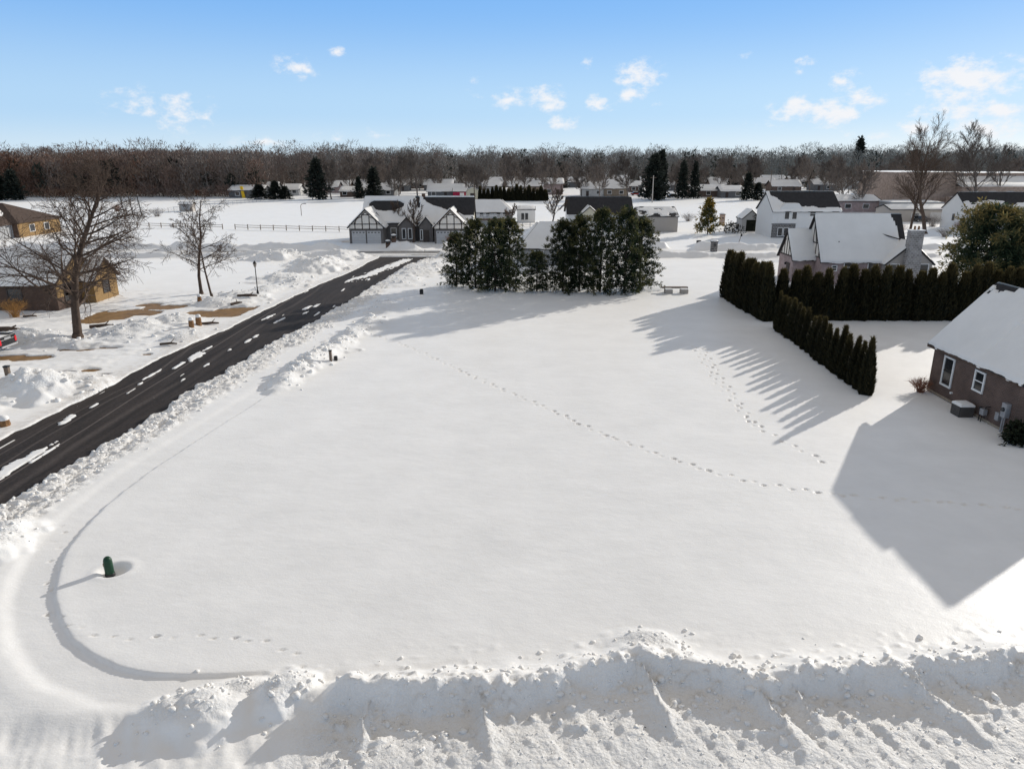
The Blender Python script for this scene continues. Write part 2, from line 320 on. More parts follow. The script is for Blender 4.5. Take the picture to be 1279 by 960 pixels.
walk = smoothline([(-14.2, 52), (-15.2, 47), (-15.7, 42.7), (-17.1, 34.6), (-17.95, 28.8), (-17.6, 23.9), (-15.95, 20.2), (-13.5, 17.55), (-11.3, 16.5), (-9.5, 16.25), (-7.2, 16.4)])
def trail(pts, step=.62, side=.14, jit=.05, size=1.0):
    out = []; pts = smoothline([P(*p) for p in pts], 2); k = 0; carry = 0
    for a, b in zip(pts[:-1], pts[1:]):
        L = math.hypot(b[0]-a[0], b[1]-a[1])
        if L < 1e-6: continue
        nx, ny = -(b[1]-a[1])/L, (b[0]-a[0])/L; s = carry
        while s < L:
            t = s/L; e = side*(1 if k % 2 else -1)
            out.append((a[0]+(b[0]-a[0])*t+nx*e+random.uniform(-jit, jit), a[1]+(b[1]-a[1])*t+ny*e+random.uniform(-jit, jit), math.atan2(b[1]-a[1], b[0]-a[0])+random.gauss(0, .25), random.uniform(.45, 1.3), size*random.uniform(.75, 1.1))); k += 1; s += step*random.uniform(.7, 1.3)
        carry = s-L
    return out
prints = trail([(470, 418), (505, 430), (560, 455), (615, 480), (680, 508), (750, 540), (830, 570), (900, 593), (960, 606), (1040, 618), (1110, 624), (1200, 628), (1275, 636)], .52, .09, .08, .92)
prints += trail([(868, 432), (880, 455), (905, 490), (935, 525), (985, 555), (1035, 578)], .8, .12)
prints += trail([(880, 436), (895, 462), (925, 505), (945, 532)], .8, .12)
prints += trail([(62, 765), (100, 788), (150, 797), (200, 796), (265, 795), (320, 800), (360, 812), (385, 830), (388, 862), (382, 890)], .62, .06, .05, .62)
prints += trail([(80, 655), (68, 700), (58, 745)], .7, .12, .1, .6)

def ground_height(X, Y):
    z = .10*(fbm(X, Y, 14, 3, 1)-.5)+.035*(fbm(X*.6+Y*.35, Y*1.3-X*.4, 2.2, 4, 5)-.5)
    near = Y < 130
    z = z*np.where(near, 1, 2.0)
    dirt = np.zeros(X.shape)
    n1 = fbm(X, Y, 1.1, 4, 20); n2 = fbm(X, Y, .38, 4, 40); n3 = fbm(X, Y, 4.0, 3, 60)
    # ---- lower road in front of the bank
    Yr = np.interp(X, [-40, -12, -8, -4.8, -3.2, 0, 2, 3.7, 5.2, 7, 10.3, 14.6, 25, 60], [15.4, 15.4, 15.6, 16.0, 16.15, 16.3, 16.75, 17.2, 16.9, 16.4, 16.75, 17.2, 17.6, 18])
    Yr = Yr+.45*(fbm(X, Y*.25, .9, 3, 71)-.5)+.5*(fbm(X, 0*Y, 2.3, 2, 75)-.5)
    q = Yr-Y
    zl = -.14+.05*(n2-.5)*sstep(.2, 2.0, q)+.055*(fbm(X, Y, .16, 3, 78)-.5)*sstep(.6, 1.8, q)*sstep(-7, -4, X)+.07*(n1-.5)+.11*(fbm(X+Y*.45, Y*.14, .26, 4, 77)-.5)
    lowm = sstep(-.2, .9, q)
    z = z*(1-lowm)+zl*lowm
    # ---- plough bank
    Hb = np.interp(X, [-5, 0, 2, 18], [.66, .60, .50, .46])*sstep(-5.5, -4.3, X)*(.66+.62*fbm(X, 0*Y, 1.7, 3, 81))
    prof = np.where(q < 0, np.exp(-(q/.75)**2), 1-sstep(0, .62, q+.4*(n1-.5)))
    lump = 1+.34*(n2-.5)+.26*(fbm(X, Y, .17, 4, 83)-.5)+.5*(fbm(X, Y, .9, 3, 85)-.5)*sstep(-.1, .4, q)
    bank = Hb*prof*lump
    for xs, dx, h, w in ((-3.9, .1, .2, .10), (-.95, .5, .85, .14), (1.5, .4, .3, .16), (3.6, .7, .95, .2), (6.6, .9, .8, .17), (7.5, .8, .25, .15), (10.9, 1.4, .95, .2), (11.9, 1.3, .3, .16), (14.3, 1.5, .7, .2)):
        s = np.clip((q+.1)/(1.7+h), 0, 1); xc = xs+dx*s+.25*(fbm(Y, X*0, .5, 3, int(xs*10)+200)-.5)
        sp = (Hb*(.75+.35*h)+.05)*np.exp(-np.abs(X-xc)/(w*(.75+.9*s)))*(1-s)**.9*sstep(-.3, .0, q)*(.8+.35*n2)
        bank = np.maximum(bank, sp)
    chunk = np.clip(fbm(X, Y, .26, 3, 91)-.60, 0, 1)*.6*np.exp(-((q-.5)/1.6)**2)*sstep(-5.6, -4.5, X)
    z = z+bank+chunk
    z = z-.07*np.exp(-((Y-Yr-1.0)/.22)**2)*sstep(-6, -5.2, X)*(1-sstep(-2, 0, X))
    # ---- sidewalk trench
    m = (X > -23) & (X < -4) & (Y > 13) & (Y < 54)
    d, sg, al = polydist(X[m], Y[m], walk)
    lot = sg > 0
    dep = np.interp(Y[m], [15, 17, 20, 25, 30, 45, 52], [.07, .095, .095, .075, .055, .05, .0])*np.interp(X[m], [-10, -8, -6], [1, .7, 0])
    dd = d+.10*(fbm(X[m], Y[m], .8, 3, 95)-.5)
    inn = np.where(lot, 1-sstep(.55, .63, dd), 1-sstep(.5, 1.05, dd))
    berm = np.where(lot, .03*np.exp(-((d-.85)/.3)**2), .08*np.exp(-((d-1.35)/.4)**2))*np.clip(dep/.2, 0, 1)
    z[m] = z[m]-dep*inn+berm
    # ---- main road: bare asphalt where the sheet dips below it
    L = np.interp(Y, YK, LK); Rr = np.interp(Y, YK, RK)
    eL = X-L+.35*(n1-.5)+.5*(n3-.5); eR = Rr-X+1.1*(n1-.5)+.9*(n3-.5)+.4*(n2-.5)
    e = np.minimum(eL, eR); inside = (Y < 109.6) & (Y > 22)
    # verge strips: packed apron on the left, rough spill on the right
    ap = sstep(-3.4, -2.4, eL)*(1-sstep(-.1, .2, eL))*inside
    z = z*(1-ap)+(-.07+.03*(n1-.5))*ap; dirt = np.maximum(dirt, ap*.55*sstep(-1.8, -.3, eL))
    sp = sstep(-2.5, -1.6, eR)*(1-sstep(-.15, .1, eR))*inside*(Y > 24)
    z = z+sp*(.30*(fbm(X, Y, .27, 4, 41)-.45)+.16*(n1-.5)+.2*np.clip(fbm(X, Y, .2, 3, 97)-.5, 0, 1)+.03); dirt = np.maximum(dirt, sp*.15)
    rut = np.exp(-((eR+1.15)/.12)**2)*inside*(Y < 40); z = z-.12*rut
    b = sstep(-.02, .22, e)*inside
    pt = np.full(X.shape, -9.0)
    for u, v, l, w in road_patches:
        x0, y0 = P(u, v, RZ); k = 1-np.hypot((X-x0-.12*(Y-y0)*(y0 > 60))/(w*.66), (Y-y0)/(l*1.05)); pt = np.maximum(pt, k)
    pt = np.maximum(pt+1.2*(n2-.5)+.9*(fbm(X, Y*.22, .45, 4, 99)-.5), (fbm(X*1.0, Y*.13, .55, 4, 98)-.78)*4)
    ms = (sstep(0, .25, pt)*(pt > 0))
    z = np.where(inside, z*(1-b)+(-.34)*b, z)
    z = np.where(inside & (ms > 0) & (e > -.1), np.maximum(z, -.30+.19*ms), z)
    # ---- cross street
    sy = 113.6; e2 = 3.7-np.abs(Y-sy)+.5*(n1-.5)
    pk = sstep(0, .5, e2); z = z*(1-pk)+(-.12+.02*(n1-.5))*pk; dirt = np.maximum(dirt, pk*.25)
    st = fbm(X*.06, Y*1.6, 1.0, 3, 101)+.16*np.exp(-((Y-112.2)/.7)**2)+.14*np.exp(-((Y-115.4)/.6)**2)+.45*sstep(1.3, .2, np.abs(Y-110.5))*sstep(-28, -24, X)
    bs = sstep(.56, .62, st)*(e2 > .3)*(1-sstep(-13, -9, X))
    z = np.where(bs > 0, np.minimum(z, -.12-.2*bs), z)
    for yb, h, gaps in ((108.4, .75, ((-24.5, -11.5),)), (119.2, .95, ((-28.5, -20.5), (-15, -6.5), (26, 30)))):
        g = np.ones(X.shape)
        for a, c in gaps: g = g*(1-sstep(a-1, a+.5, X)*(1-sstep(c-.5, c+1, X)))
        z = z+h*g*np.exp(-((Y-yb-1.2*(fbm(X, 0*Y, 5, 2, 105)-.5))/1.1)**2)*np.clip(.1+1.5*fbm(X, Y, 2.6, 4, 107), .2, 2)*(np.abs(X) < 130)
    # ---- driveways on the left and in front of the timbered house
    bt = np.full(X.shape, -9.0)
    for u, v, rx, ry in bare_spots:
        x0, y0 = P(u, v, -.1); bt = np.maximum(bt, 1-np.hypot((X-x0)/rx, (Y-y0)/ry))
    bt = np.where((X > L-1.0-.4*n1) & (Y < 100), -9, bt); flat = sstep(-.9, -.2, bt); z = z*(1-flat)+(-.05+.02*(n1-.5))*flat; dirt = np.maximum(dirt, flat*.35)
    bt = np.where((X > L-.9-.4*n1) & (Y < 100), -9, bt+.9*(n1-.5)+.5*(n3-.5))
    b3 = sstep(.02, .14, bt); z = z*(1-b3)+(-.3)*b3
    # ---- heaps
    for u, v, h, rx, ry in piles:
        x0, y0 = P(u, v); mm = (np.abs(X-x0) < 3*rx+1) & (np.abs(Y-y0) < 3*ry+1)
        if not mm.any(): continue
        xx, yy = X[mm], Y[mm]; wob = 1+.9*(fbm(xx, yy, 1.3*min(rx, 1.3), 3, 120)-.5)
        r = np.hypot((xx-x0)/rx, (yy-y0)/ry)*wob; g = np.where(r < 1.7, sstep(0, 1, np.clip(1-r/1.7, 0, 1)), 0)
        rough = np.clip(.62+.62*fbm(xx, yy, 1.0, 4, 130, .6), .3, 1.6)+.22*np.clip(fbm(xx, yy, .35, 3, 133)-.45, 0, 1)
        ad = h*(.8 if y0 < 30 else .74)*g*rough*sstep(.3, -.6, e[mm]); z[mm] = np.where(ad > 0, np.maximum(z[mm]+ad*.25, ad+z[mm]*np.clip(1-ad/.3, 0, 1)), z[mm])
    lf = (X > -48) & (X < -28.5) & (Y > 40) & (Y < 80); z[lf] = z[lf]+.16*(fbm(X[lf], Y[lf], .55, 4, 140)-.5)*(1-flat[lf])
    # ---- footprints and the pit round the pedestal
    for x0, y0, a, k, zs in prints:
        mm = (np.abs(X-x0) < .5) & (np.abs(Y-y0) < .5)
        dx = X[mm]-x0; dy = Y[mm]-y0; p = dx*math.cos(a)+dy*math.sin(a); w = -dx*math.sin(a)+dy*math.cos(a); rr = (p/(.15*zs))**2+(w/(.085*zs))**2
        z[mm] = z[mm]+k*zs*(-.105*np.exp(-rr*rr)+.018*np.exp(-((np.sqrt(rr)-1.5)/.4)**2))
    hx, hy = P(137, 713); d = np.hypot((X-hx-.12)/1.1, Y-hy-.06); z = np.where(d < 1, z-.20*(1-sstep(.22, .55, d))+.02*np.exp(-((d-.62)/.15)**2), z)
    rough = np.clip(np.maximum(sp*.9, sstep(-.4, .3, q)*sstep(-6.5, -4.5, X)), 0, 1)
    for u, v, h, rx, ry in piles:
        x0, y0 = P(u, v); rough = np.maximum(rough, np.exp(-(((X-x0)/rx)**2+((Y-y0)/ry)**2)**2))
    return z, dirt, rough
def axis(*segs):
    out = [segs[0][0]]
    for a, b, s0, s1 in segs:
        x = a; step = s0; n = 0
        while x < b-1e-6:
            f = (x-a)/(b-a); x += s0*(s1/s0)**f; out.append(min(x, b))
    return np.unique(np.round(out, 4))
gx = axis((-2500, -140, 300, 5), (-140, -60, 4, .6), (-60, -31, .35, .17), (-31, -19, .12, .09), (-19, 17, .085, .085), (17, 27, .1, .14), (27, 60, .2, .5), (60, 160, .6, 4), (160, 2500, 5, 300))
gy = axis((-150, 12, 25, .12), (12, 20, .055, .055), (20, 30, .06, .085), (30, 52, .09, .15), (52, 85, .15, .24), (85, 122, .24, .28), (122, 300, .5, 5), (300, 2600, 6, 250))
GX, GY = np.meshgrid(gx, gy); fx, fy = GX.ravel(), GY.ravel()
gz, gd, gr = ground_height(fx, fy)
nx_, ny_ = len(gx), len(gy); ii = np.arange(nx_*ny_).reshape(ny_, nx_)
gf = np.stack([ii[:-1, :-1], ii[:-1, 1:], ii[1:, 1:], ii[1:, :-1]], -1).reshape(-1, 4)
print('ground verts', nx_*ny_)
ground = np_mesh('snow_ground', np.stack([fx, fy, gz], 1), gf, M['snow'], smooth=True, vattr={'dirt': gd, 'rough': gr})
tag(ground, 'snow covered ground with plough banks and footprints', 'ground', kind='structure')
gzg = gz.reshape(ny_, nx_)
def gh(x, y):
    i = min(max(np.searchsorted(gx, x)-1, 0), nx_-2); j = min(max(np.searchsorted(gy, y)-1, 0), ny_-2)
    fx_ = (x-gx[i])/(gx[i+1]-gx[i]); fy_ = (y-gy[j])/(gy[j+1]-gy[j])
    return float((gzg[j, i]*(1-fx_)+gzg[j, i+1]*fx_)*(1-fy_)+(gzg[j+1, i]*(1-fx_)+gzg[j+1, i+1]*fx_)*fy_)
rd = MB()
for k in range(len(YK)-1):
    a, b = k, k+1
    rd.poly([(LK[a]-1, YK[a], RZ), (RK[a]+1.3, YK[a], RZ), (RK[b]+1.3, YK[b], RZ), (LK[b]-1, YK[b], RZ)])
tag(rd.build('road', M['asphalt']), 'dark wet asphalt road with snow patches', 'road', kind='structure')
tag(MB().poly([(-160, 109.2, RZ-.004), (160, 109.2, RZ-.004), (160, 118, RZ-.004), (-160, 118, RZ-.004)]).build('cross_street', M['asphalt']), 'cross street packed with snow', 'road', kind='structure')
tag(MB().poly([(-60, 44, -.13)]+[(float(np.interp(q_, YK, LK))-.75, q_, -.13) for q_ in (44, 51.5, 56, 61, 66.4, 72, 75)]+[(-60, 75, -.13)]).build('driveway', M['drive']), 'tan driveway showing through thin snow', 'driveway', kind='structure')
d2 = MB().poly([(-30, 118.6, -.12), (-19, 118.6, -.12), (-19, 126, -.12), (-30, 126, -.12)]).poly([(-16, 118.6, -.12), (-5, 118.6, -.12), (-5, 126, -.12), (-16, 126, -.12)])
tag(d2.build('brick_driveway', mat('brick_paving', (.2, .1, .06), .8, .3, 2, .2)), 'brick driveway under the snow by the timbered house', 'driveway', kind='structure')

# loose clods of snow thrown up along the banks and the road edge: nobody could count them
def clods():
    t = (1+5**.5)/2
    iv = np.array([(-1, t, 0), (1, t, 0), (-1, -t, 0), (1, -t, 0), (0, -1, t), (0, 1, t), (0, -1, -t), (0, 1, -t), (t, 0, -1), (t, 0, 1), (-t, 0, -1), (-t, 0, 1)])/1.902
    fc = np.array([(0, 11, 5), (0, 5, 1), (0, 1, 7), (0, 7, 10), (0, 10, 11), (1, 5, 9), (5, 11, 4), (11, 10, 2), (10, 7, 6), (7, 1, 8), (3, 9, 4), (3, 4, 2), (3, 2, 6), (3, 6, 8), (3, 8, 9), (4, 9, 5), (2, 4, 11), (6, 2, 10), (8, 6, 7), (9, 8, 1)])
    V = []; F = []; n = 0
    def put(x, y, s):
        nonlocal n
        v = iv*(s*rng.uniform(.6, 1.3, (12, 1)))*np.array([rng.uniform(.8, 1.4), rng.uniform(.8, 1.4), rng.uniform(.5, .9)])
        a = rng.uniform(0, 6.28); ca, sa = math.cos(a), math.sin(a); v = np.stack([v[:, 0]*ca-v[:, 1]*sa, v[:, 0]*sa+v[:, 1]*ca, v[:, 2]], 1)
        V.append(v+np.array([x, y, gh(x, y)+s*.15])); F.append(fc+n); n += 12
    for _ in range(520):
        x = rng.uniform(-5, 19); yr = np.interp(x, [-4.8, -3.2, 0, 3.7, 7, 10.3, 14.6, 20], [16.0, 16.15, 16.3, 17.2, 16.4, 16.75, 17.2, 17.5])
        put(x, yr+rng.normal(-.3, .8), min(.16, .025+abs(rng.normal(0, .04))))
    for _ in range(900):
        x = rng.uniform(-5, 18); put(x, rng.uniform(11.5, 15.2), .012+abs(rng.normal(0, .018)))
    for _ in range(900):
        y = rng.uniform(26, 70); x = np.interp(y, YK, RK)+abs(rng.normal(.5, .8)); put(x, y, .03+abs(rng.normal(0, .05)))
    for u, v, h, rx, ry in piles:
        x0, y0 = P(u, v)
        for _ in range(16 if y0 > 30 else 20): put(x0+rng.normal(0, rx*.75), y0+rng.normal(0, ry*.75), (.07 if y0 > 30 else .03)+abs(rng.normal(0, .07 if y0 > 30 else .03)))
    o = np_mesh('snow_clods', np.concatenate(V), np.concatenate(F), M['roof_snow'], smooth=True)
    tag(o, 'loose snow clods scattered over the plough banks', 'snow clods', kind='stuff')
clods()
g = MB()
for _ in range(70):
    x = rng.uniform(-4.5, 16); y = rng.uniform(14.6, 16.9); s = rng.uniform(.012, .035); zz = gh(x, y)
    a = [Vector((x+rng.uniform(-1, 1)*s, y+rng.uniform(-1, 1)*s, zz+rng.uniform(-.3, 1)*s)) for _ in range(4)]
    for t in ((0, 1, 2), (0, 1, 3), (1, 2, 3), (0, 2, 3)): g.poly([a[i] for i in t])
tag(g.build('grit', M['debris']), 'dark grit frozen in the plough bank', 'grit', kind='stuff')

# ================================================================== TREES
def tubes_np(segs, n=4):
    """segs rows: p0(3) p1(3) r0 r1 -> V, F quads"""
    S = np.asarray(segs, float); p0, p1 = S[:, :3], S[:, 3:6]; d = p1-p0; d = d/np.maximum(np.linalg.norm(d, axis=1, keepdims=True), 1e-9)
    ref = np.where(np.abs(d[:, 2:3]) < .9, np.array([[0, 0, 1.0]]), np.array([[1.0, 0, 0]])); a = np.cross(d, ref); a /= np.linalg.norm(a, axis=1, keepdims=True); b = np.cross(d, a)
    V = np.zeros((len(S), 2, n, 3))
    for k in range(n):
        c, s = math.cos(2*math.pi*k/n), math.sin(2*math.pi*k/n); o = a*c+b*s
        V[:, 0, k] = p0+o*S[:, 6:7]; V[:, 1, k] = p1+o*S[:, 7:8]
    base = (np.arange(len(S))*2*n)[:, None]; F = []
    for k in range(n): F.append(np.concatenate([base+k, base+(k+1) % n, base+n+(k+1) % n, base+n+k], 1))
    return V.reshape(-1, 3), np.concatenate(F)
def grow_bare(seed, H, trunk_h, r0, spread=.55, levels=5, kids=(7, 5, 4, 4, 3), up=.25, droop=0, lean=(0, 0), leader=True, twig_r=.012, lenf=.62):
    rd_ = random.Random(seed); trunk = []; crown = []
    def seg(lst, p, q, a, b): lst.append((*p, *q, a, b))
    def limb(p, d, L, r, lev):
        n = 5 if lev == 0 else (4 if lev < 3 else 2); pts = [p.copy()]; dirs = [d.copy()]; q = p.copy(); dd = d.copy()
        for i in range(n):
            dd = (dd+Vector((rd_.gauss(0, .12), rd_.gauss(0, .12), rd_.gauss(0, .07)+(up*.25 if lev else .05)-(droop*.2 if lev > 1 else 0)))).normalized(); nq = q+dd*(L/n)
            ra = r*(1-.75*i/n); rb = r*(1-.75*(i+1)/n); seg(trunk if lev == 0 else crown, q, nq, max(ra, twig_r), max(rb, twig_r*.8)); q = nq; pts.append(q.copy()); dirs.append(dd.copy())
        if lev >= levels: return
        k = kids[min(lev, len(kids)-1)]
        for j in range(k):
            f0 = trunk_h/L if lev == 0 else .22
            f = f0+(1-f0)*((j+rd_.random())/k); idx = min(int(f*n), n-1); t = f*n-idx; pp = pts[idx].lerp(pts[idx+1], t); ax = dirs[idx+1]
            az = rd_.random()*6.283 if lev else j*2.4+rd_.random(); o = ax.orthogonal().normalized(); o.rotate(Matrix.Rotation(az, 3, ax)); an = rd_.uniform(.6, 1.25)*spread*1.5
            if lev == 0: an = spread*1.9*(1.15-.55*f)
            nd = (ax*math.cos(an)+o*math.sin(an)+Vector((0, 0, up*.3))).normalized()
            ll = L*lenf*rd_.uniform(.65, 1.1)*((1.12-.62*(f-f0)/(1-f0)) if lev == 0 else (1.05-.45*f)); limb(pp, nd, ll, max(r*(1-.7*f)*(rd_.uniform(.30, .5) if lev == 0 else rd_.uniform(.4, .6)), twig_r), lev+1)
    limb(Vector((0, 0, -.15)), Vector((lean[0], lean[1], 1)).normalized(), H*(.93 if leader else .6), r0, 0)
    trunk.insert(0, (0, 0, -.2, 0, 0, .35, r0*1.5, r0*1.02))
    return trunk, crown
def bare_tree(name, loc, label, segs, m, group=None, rz=0, cat='tree'):
    t = empty(name, loc, label, cat, group, rz); tr, cr = segs
    v, f = tubes_np(tr, 8); np_mesh('trunk', v, f, m, t, smooth=True); v, f = tubes_np(cr, 4); np_mesh('crown', v, f, m, t, smooth=True)
    return t
def at_ground(x, y): return (x, y, gh(x, y))
x, y = P(98, 423)
bare_tree('bare_tree', at_ground(x, y), 'large spreading leafless tree with thick trunk beside the road at left', grow_bare(3, 13.8, 2.2, .36, .62, 3, (36, 15, 10), .16, .25, (-.02, 0), twig_r=.012, lenf=.52), M['bark'])
x, y = P(252, 367)
bare_tree('bare_tree', at_ground(x, y), 'leaning slender leafless tree, taller of the pair near the street lamp', grow_bare(8, 11.2, 2.8, .2, .62, 3, (17, 10, 7), .16, .2, (-.22, .05), twig_r=.013, lenf=.46), M['bark'])
x, y = P(265, 371)
bare_tree('bare_tree', at_ground(x, y), 'thin leafless tree, shorter of the pair near the street lamp', grow_bare(12, 8.8, 2.2, .13, .6, 3, (18, 11, 9), .16, .2, (.03, 0), twig_r=.013, lenf=.46), M['bark'])
for (u, v, H, sd, lab, lean) in [(517, 303, 7.2, 21, 'upright bare tree in front of the timbered house centre porch', (0, 0)), (497, 300, 6.4, 22, 'small bare tree beside the left garage of the timbered house', (-.05, 0)), (688, 287, 8.6, 23, 'lone bare tree with forked trunk behind the evergreen clump', (0, 0)),
        (633, 284, 5.0, 24, 'pale twiggy bare tree beside the deck house', (.1, 0)), (1156, 292, 19.0, 25, 'tall bare tree with thick trunk right of the stone chimney', (.03, 0)), (1137, 290, 13.5, 26, 'slimmer bare tree just left of the tallest trunk past the chimney', (0, 0)),
        (1216, 264, 20.5, 27, 'tall vase shaped bare tree before the brown school', (0, 0)), (1245, 263, 16.5, 28, 'bare tree right of the vase shaped one before the school', (0, 0)), (1053, 262, 13.5, 29, 'broad grey bare tree behind the white house with dark roof', (0, 0)), (1076, 264, 13.0, 33, 'bare tree with several stems behind the pink brick building', (.06, 0)), (1012, 240, 13.5, 34, 'wide low branching bare tree among the far snowy roofs', (0, 0)), (522, 247, 14.5, 30, 'wide bare tree with pale limbs behind the timbered house', (.05, 0)),
        (843, 240, 13, 31, 'dense twiggy bare tree by the white double roof house', (0, 0)), (605, 246, 13, 35, 'reddish rounded bare tree behind the far arborvitae row', (0, 0))]:
    x, y = P(u, v); vase = sd in (25, 27, 29, 30, 31, 33, 34, 35)
    bare_tree('bare_tree', (x, y, gh(x, y)), lab, grow_bare(sd, H, H*(.16 if vase else .25), H*.021, .46 if vase else .38, 3, (18, 13, 11) if vase else (14, 11, 8), .3, 0, lean, True, .03 if y > 150 else .02, .58 if vase else .45), M['bark'] if y < 200 else M['bark_far'])
# bare trees between the far houses: a few prototypes, copied
protos = []
for k in range(4):
    protos.append(bare_tree('bare_tree', (0, 0, 0), 'x', grow_bare(50+k, 12.5, 2.2, .24, .5, 3, (18, 13, 12), .3, 0, (0, 0), True, .035, .54), M['bark_far']))
spots = []
for _ in range(1500):
    x = rng.uniform(-75, 280); yy = rng.uniform(262, 420)
    if all((x-a)**2+(yy-b)**2 > 10.5**2 for a, b in spots) and abs(proj_u(x, yy)-640) < 700: spots.append((x, yy))
    if len(spots) >= 84: break
spots.sort(key=lambda p: proj_u(*p))
for i, (x, yy) in enumerate(spots):
    o = protos[i] if i < 4 else copy_tree(protos[i % 4])
    o.location = (x, yy, 0); o.rotation_euler.z = rng.uniform(0, 6.28); s = rng.uniform(.75, 1.2); o.scale = (s*rng.uniform(.9, 1.15), s*rng.uniform(.9, 1.15), s)
    o['label'] = f'{lefts(i, len(spots))} of the leafless yard trees among the distant snowy houses'; o['group'] = 'leafless trees among the far houses'

# ---- evergreen foliage: tufts of needle-like triangles spread through the crown
def tufts(centers, axes, n, ln, wd, seed, spread=.9):
    r = np.random.default_rng(seed); C = np.repeat(np.asarray(centers), n, 0); A = np.repeat(np.asarray(axes), n, 0)
    d = A+r.normal(0, spread, C.shape); d /= np.linalg.norm(d, axis=1, keepdims=True); L = ln*r.uniform(.6, 1.35, (len(C), 1))
    sd = np.cross(d, r.normal(0, 1, C.shape)); sd /= np.maximum(np.linalg.norm(sd, axis=1, keepdims=True), 1e-6)
    b = C+r.normal(0, ln*.25, C.shape); w = wd*r.uniform(.6, 1.4, (len(C), 1))
    V = np.stack([b-sd*w*.5, b+d*L*.55+sd*w, b+d*L, b+d*L*.5-sd*w], 1).reshape(-1, 3)
    return V, np.arange(len(V)).reshape(-1, 4)
def conifer(name, loc, label, cat, seed, H, prof, nb, per, tn, ln, wd, m, base=.08, group=None, droop=-.1, tint_side=.55, trunk_r=.13, rz=0, core=0, yellow=None):
    """prof(t) -> crown radius at height fraction t"""
    t = empty(name, loc, label, cat, group, rz); r = np.random.default_rng(seed)
    segs = [(0, 0, -.2, 0, 0, H*.5, trunk_r, trunk_r*.65), (0, 0, H*.5, r.normal(0, .05), r.normal(0, .05), H*.96, trunk_r*.65, .02)]
    Cs, As = [], []
    lob = r.uniform(0, 6.28, 3)
    for i in range(nb):
        f = base+(1-base)*((i+r.uniform(0, 1))/nb); a = i*2.39996+r.uniform(-.5, .5)
        rad = prof(f)*r.uniform(.62, 1.12)*(1+.14*math.sin(3*a+lob[0]+5*f)+.1*math.sin(5*a+lob[1])); z0 = f*H; dv = np.array([math.cos(a), math.sin(a), droop+.35*f+r.normal(0, .1)])
        end = np.array([0, 0, z0])+dv*rad
        segs.append((0, 0, z0, *end, .035*trunk_r/.13*(1.2-f), .008))
        for k in range(per):
            g = .3+.75*(k+r.uniform(0, 1))/per; c = np.array([0, 0, z0])+dv*rad*g+r.normal(0, .12+.04*rad, 3); Cs.append(c); As.append(dv*.9+r.normal(0, .25, 3)+np.array([0, 0, .15]))
    v, f_ = tubes_np(segs, 5); np_mesh('trunk', v, f_, M['bark_evergreen'], t, smooth=True)
    V, F = tufts(Cs, As, tn, ln, wd, seed+1)
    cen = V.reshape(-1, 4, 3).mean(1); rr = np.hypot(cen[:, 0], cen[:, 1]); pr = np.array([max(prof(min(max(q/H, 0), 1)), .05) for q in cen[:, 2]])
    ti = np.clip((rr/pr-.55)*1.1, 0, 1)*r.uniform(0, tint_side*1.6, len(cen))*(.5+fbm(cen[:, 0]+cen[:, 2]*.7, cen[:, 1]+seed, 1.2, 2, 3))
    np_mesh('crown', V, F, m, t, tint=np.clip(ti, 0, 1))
    return t
def prof_clump(top): return lambda t: 2.45*max(0.0, min(1, t/.12+.55))*(1-.18*t)*math.sqrt(max(0, 1-((t-.25)/.77)**2 if t > .25 else 1))*(1+.0*top)
ever = [  # u, v, height
    (571, 357, 5.9), (594, 361, 7.5), (619, 364, 7.6), (637, 362, 7.5), (671, 364, 4.3), (704, 366, 7.6), (724, 364, 8.0), (751, 366, 8.8), (780, 366, 8.9), (801, 362, 7.6)]
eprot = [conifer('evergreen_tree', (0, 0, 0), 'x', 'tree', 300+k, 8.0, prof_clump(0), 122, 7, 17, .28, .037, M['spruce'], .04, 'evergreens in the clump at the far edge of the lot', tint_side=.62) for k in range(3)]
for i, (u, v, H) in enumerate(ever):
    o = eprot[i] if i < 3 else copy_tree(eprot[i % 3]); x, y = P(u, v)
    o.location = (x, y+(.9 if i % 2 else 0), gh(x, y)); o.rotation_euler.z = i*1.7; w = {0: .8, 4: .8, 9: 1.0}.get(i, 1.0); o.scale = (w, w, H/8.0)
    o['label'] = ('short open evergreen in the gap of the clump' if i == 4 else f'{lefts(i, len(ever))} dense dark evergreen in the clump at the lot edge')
# scruffy low branches between the clumps
cp = lambda w, p=1.0: (lambda t: w*(1-t)**p*(1 if t > .12 else .6+t*3.3)+.06)
far = [(398, 249, 200, 5.0, 'tall broad dark spruce behind the pale pole in the field'), (345, 249, 227, 3.6, 'short dark conifer left of the tall field spruce'), (325, 249, 231, 4.0, 'squat dark conifer beside the long low building'), (357, 249, 233, 3.0, 'small round conifer just left of the tall field spruce'), (468, 247, 211, 4.2, 'dark rounded conifer among the roofs left of the timbered house'), (449, 248, 222, 2.4, 'narrow pointed conifer among the left roofs'),
       (816, 250, 194, 5.4, 'widest dark spruce in the centre distance'), (824, 249, 190, 4.0, 'slim tall conifer rising behind the widest spruce'), (852, 248, 202, 3.0, 'slim dark spruce right of the widest one'), (867, 248, 204, 2.6, 'narrow conifer right of the slim dark spruce'), (933, 250, 217, 3.0, 'columnar dark conifer left of the white house'), (946, 250, 229, 2.8, 'round topped conifer next to the columnar one'), (20, 250, 214, 4.4, 'dark conifer at the far left wood edge'), (3, 250, 219, 4.0, 'conifer cut by the left picture edge'), (1069, 226, 174, 6.5, 'tall pine standing above the right treeline'), (700, 235, 205, 4.5, 'dark conifer in the wood above the pink house'), (690, 238, 212, 3.6, 'shorter conifer in the wood above the pink house')]
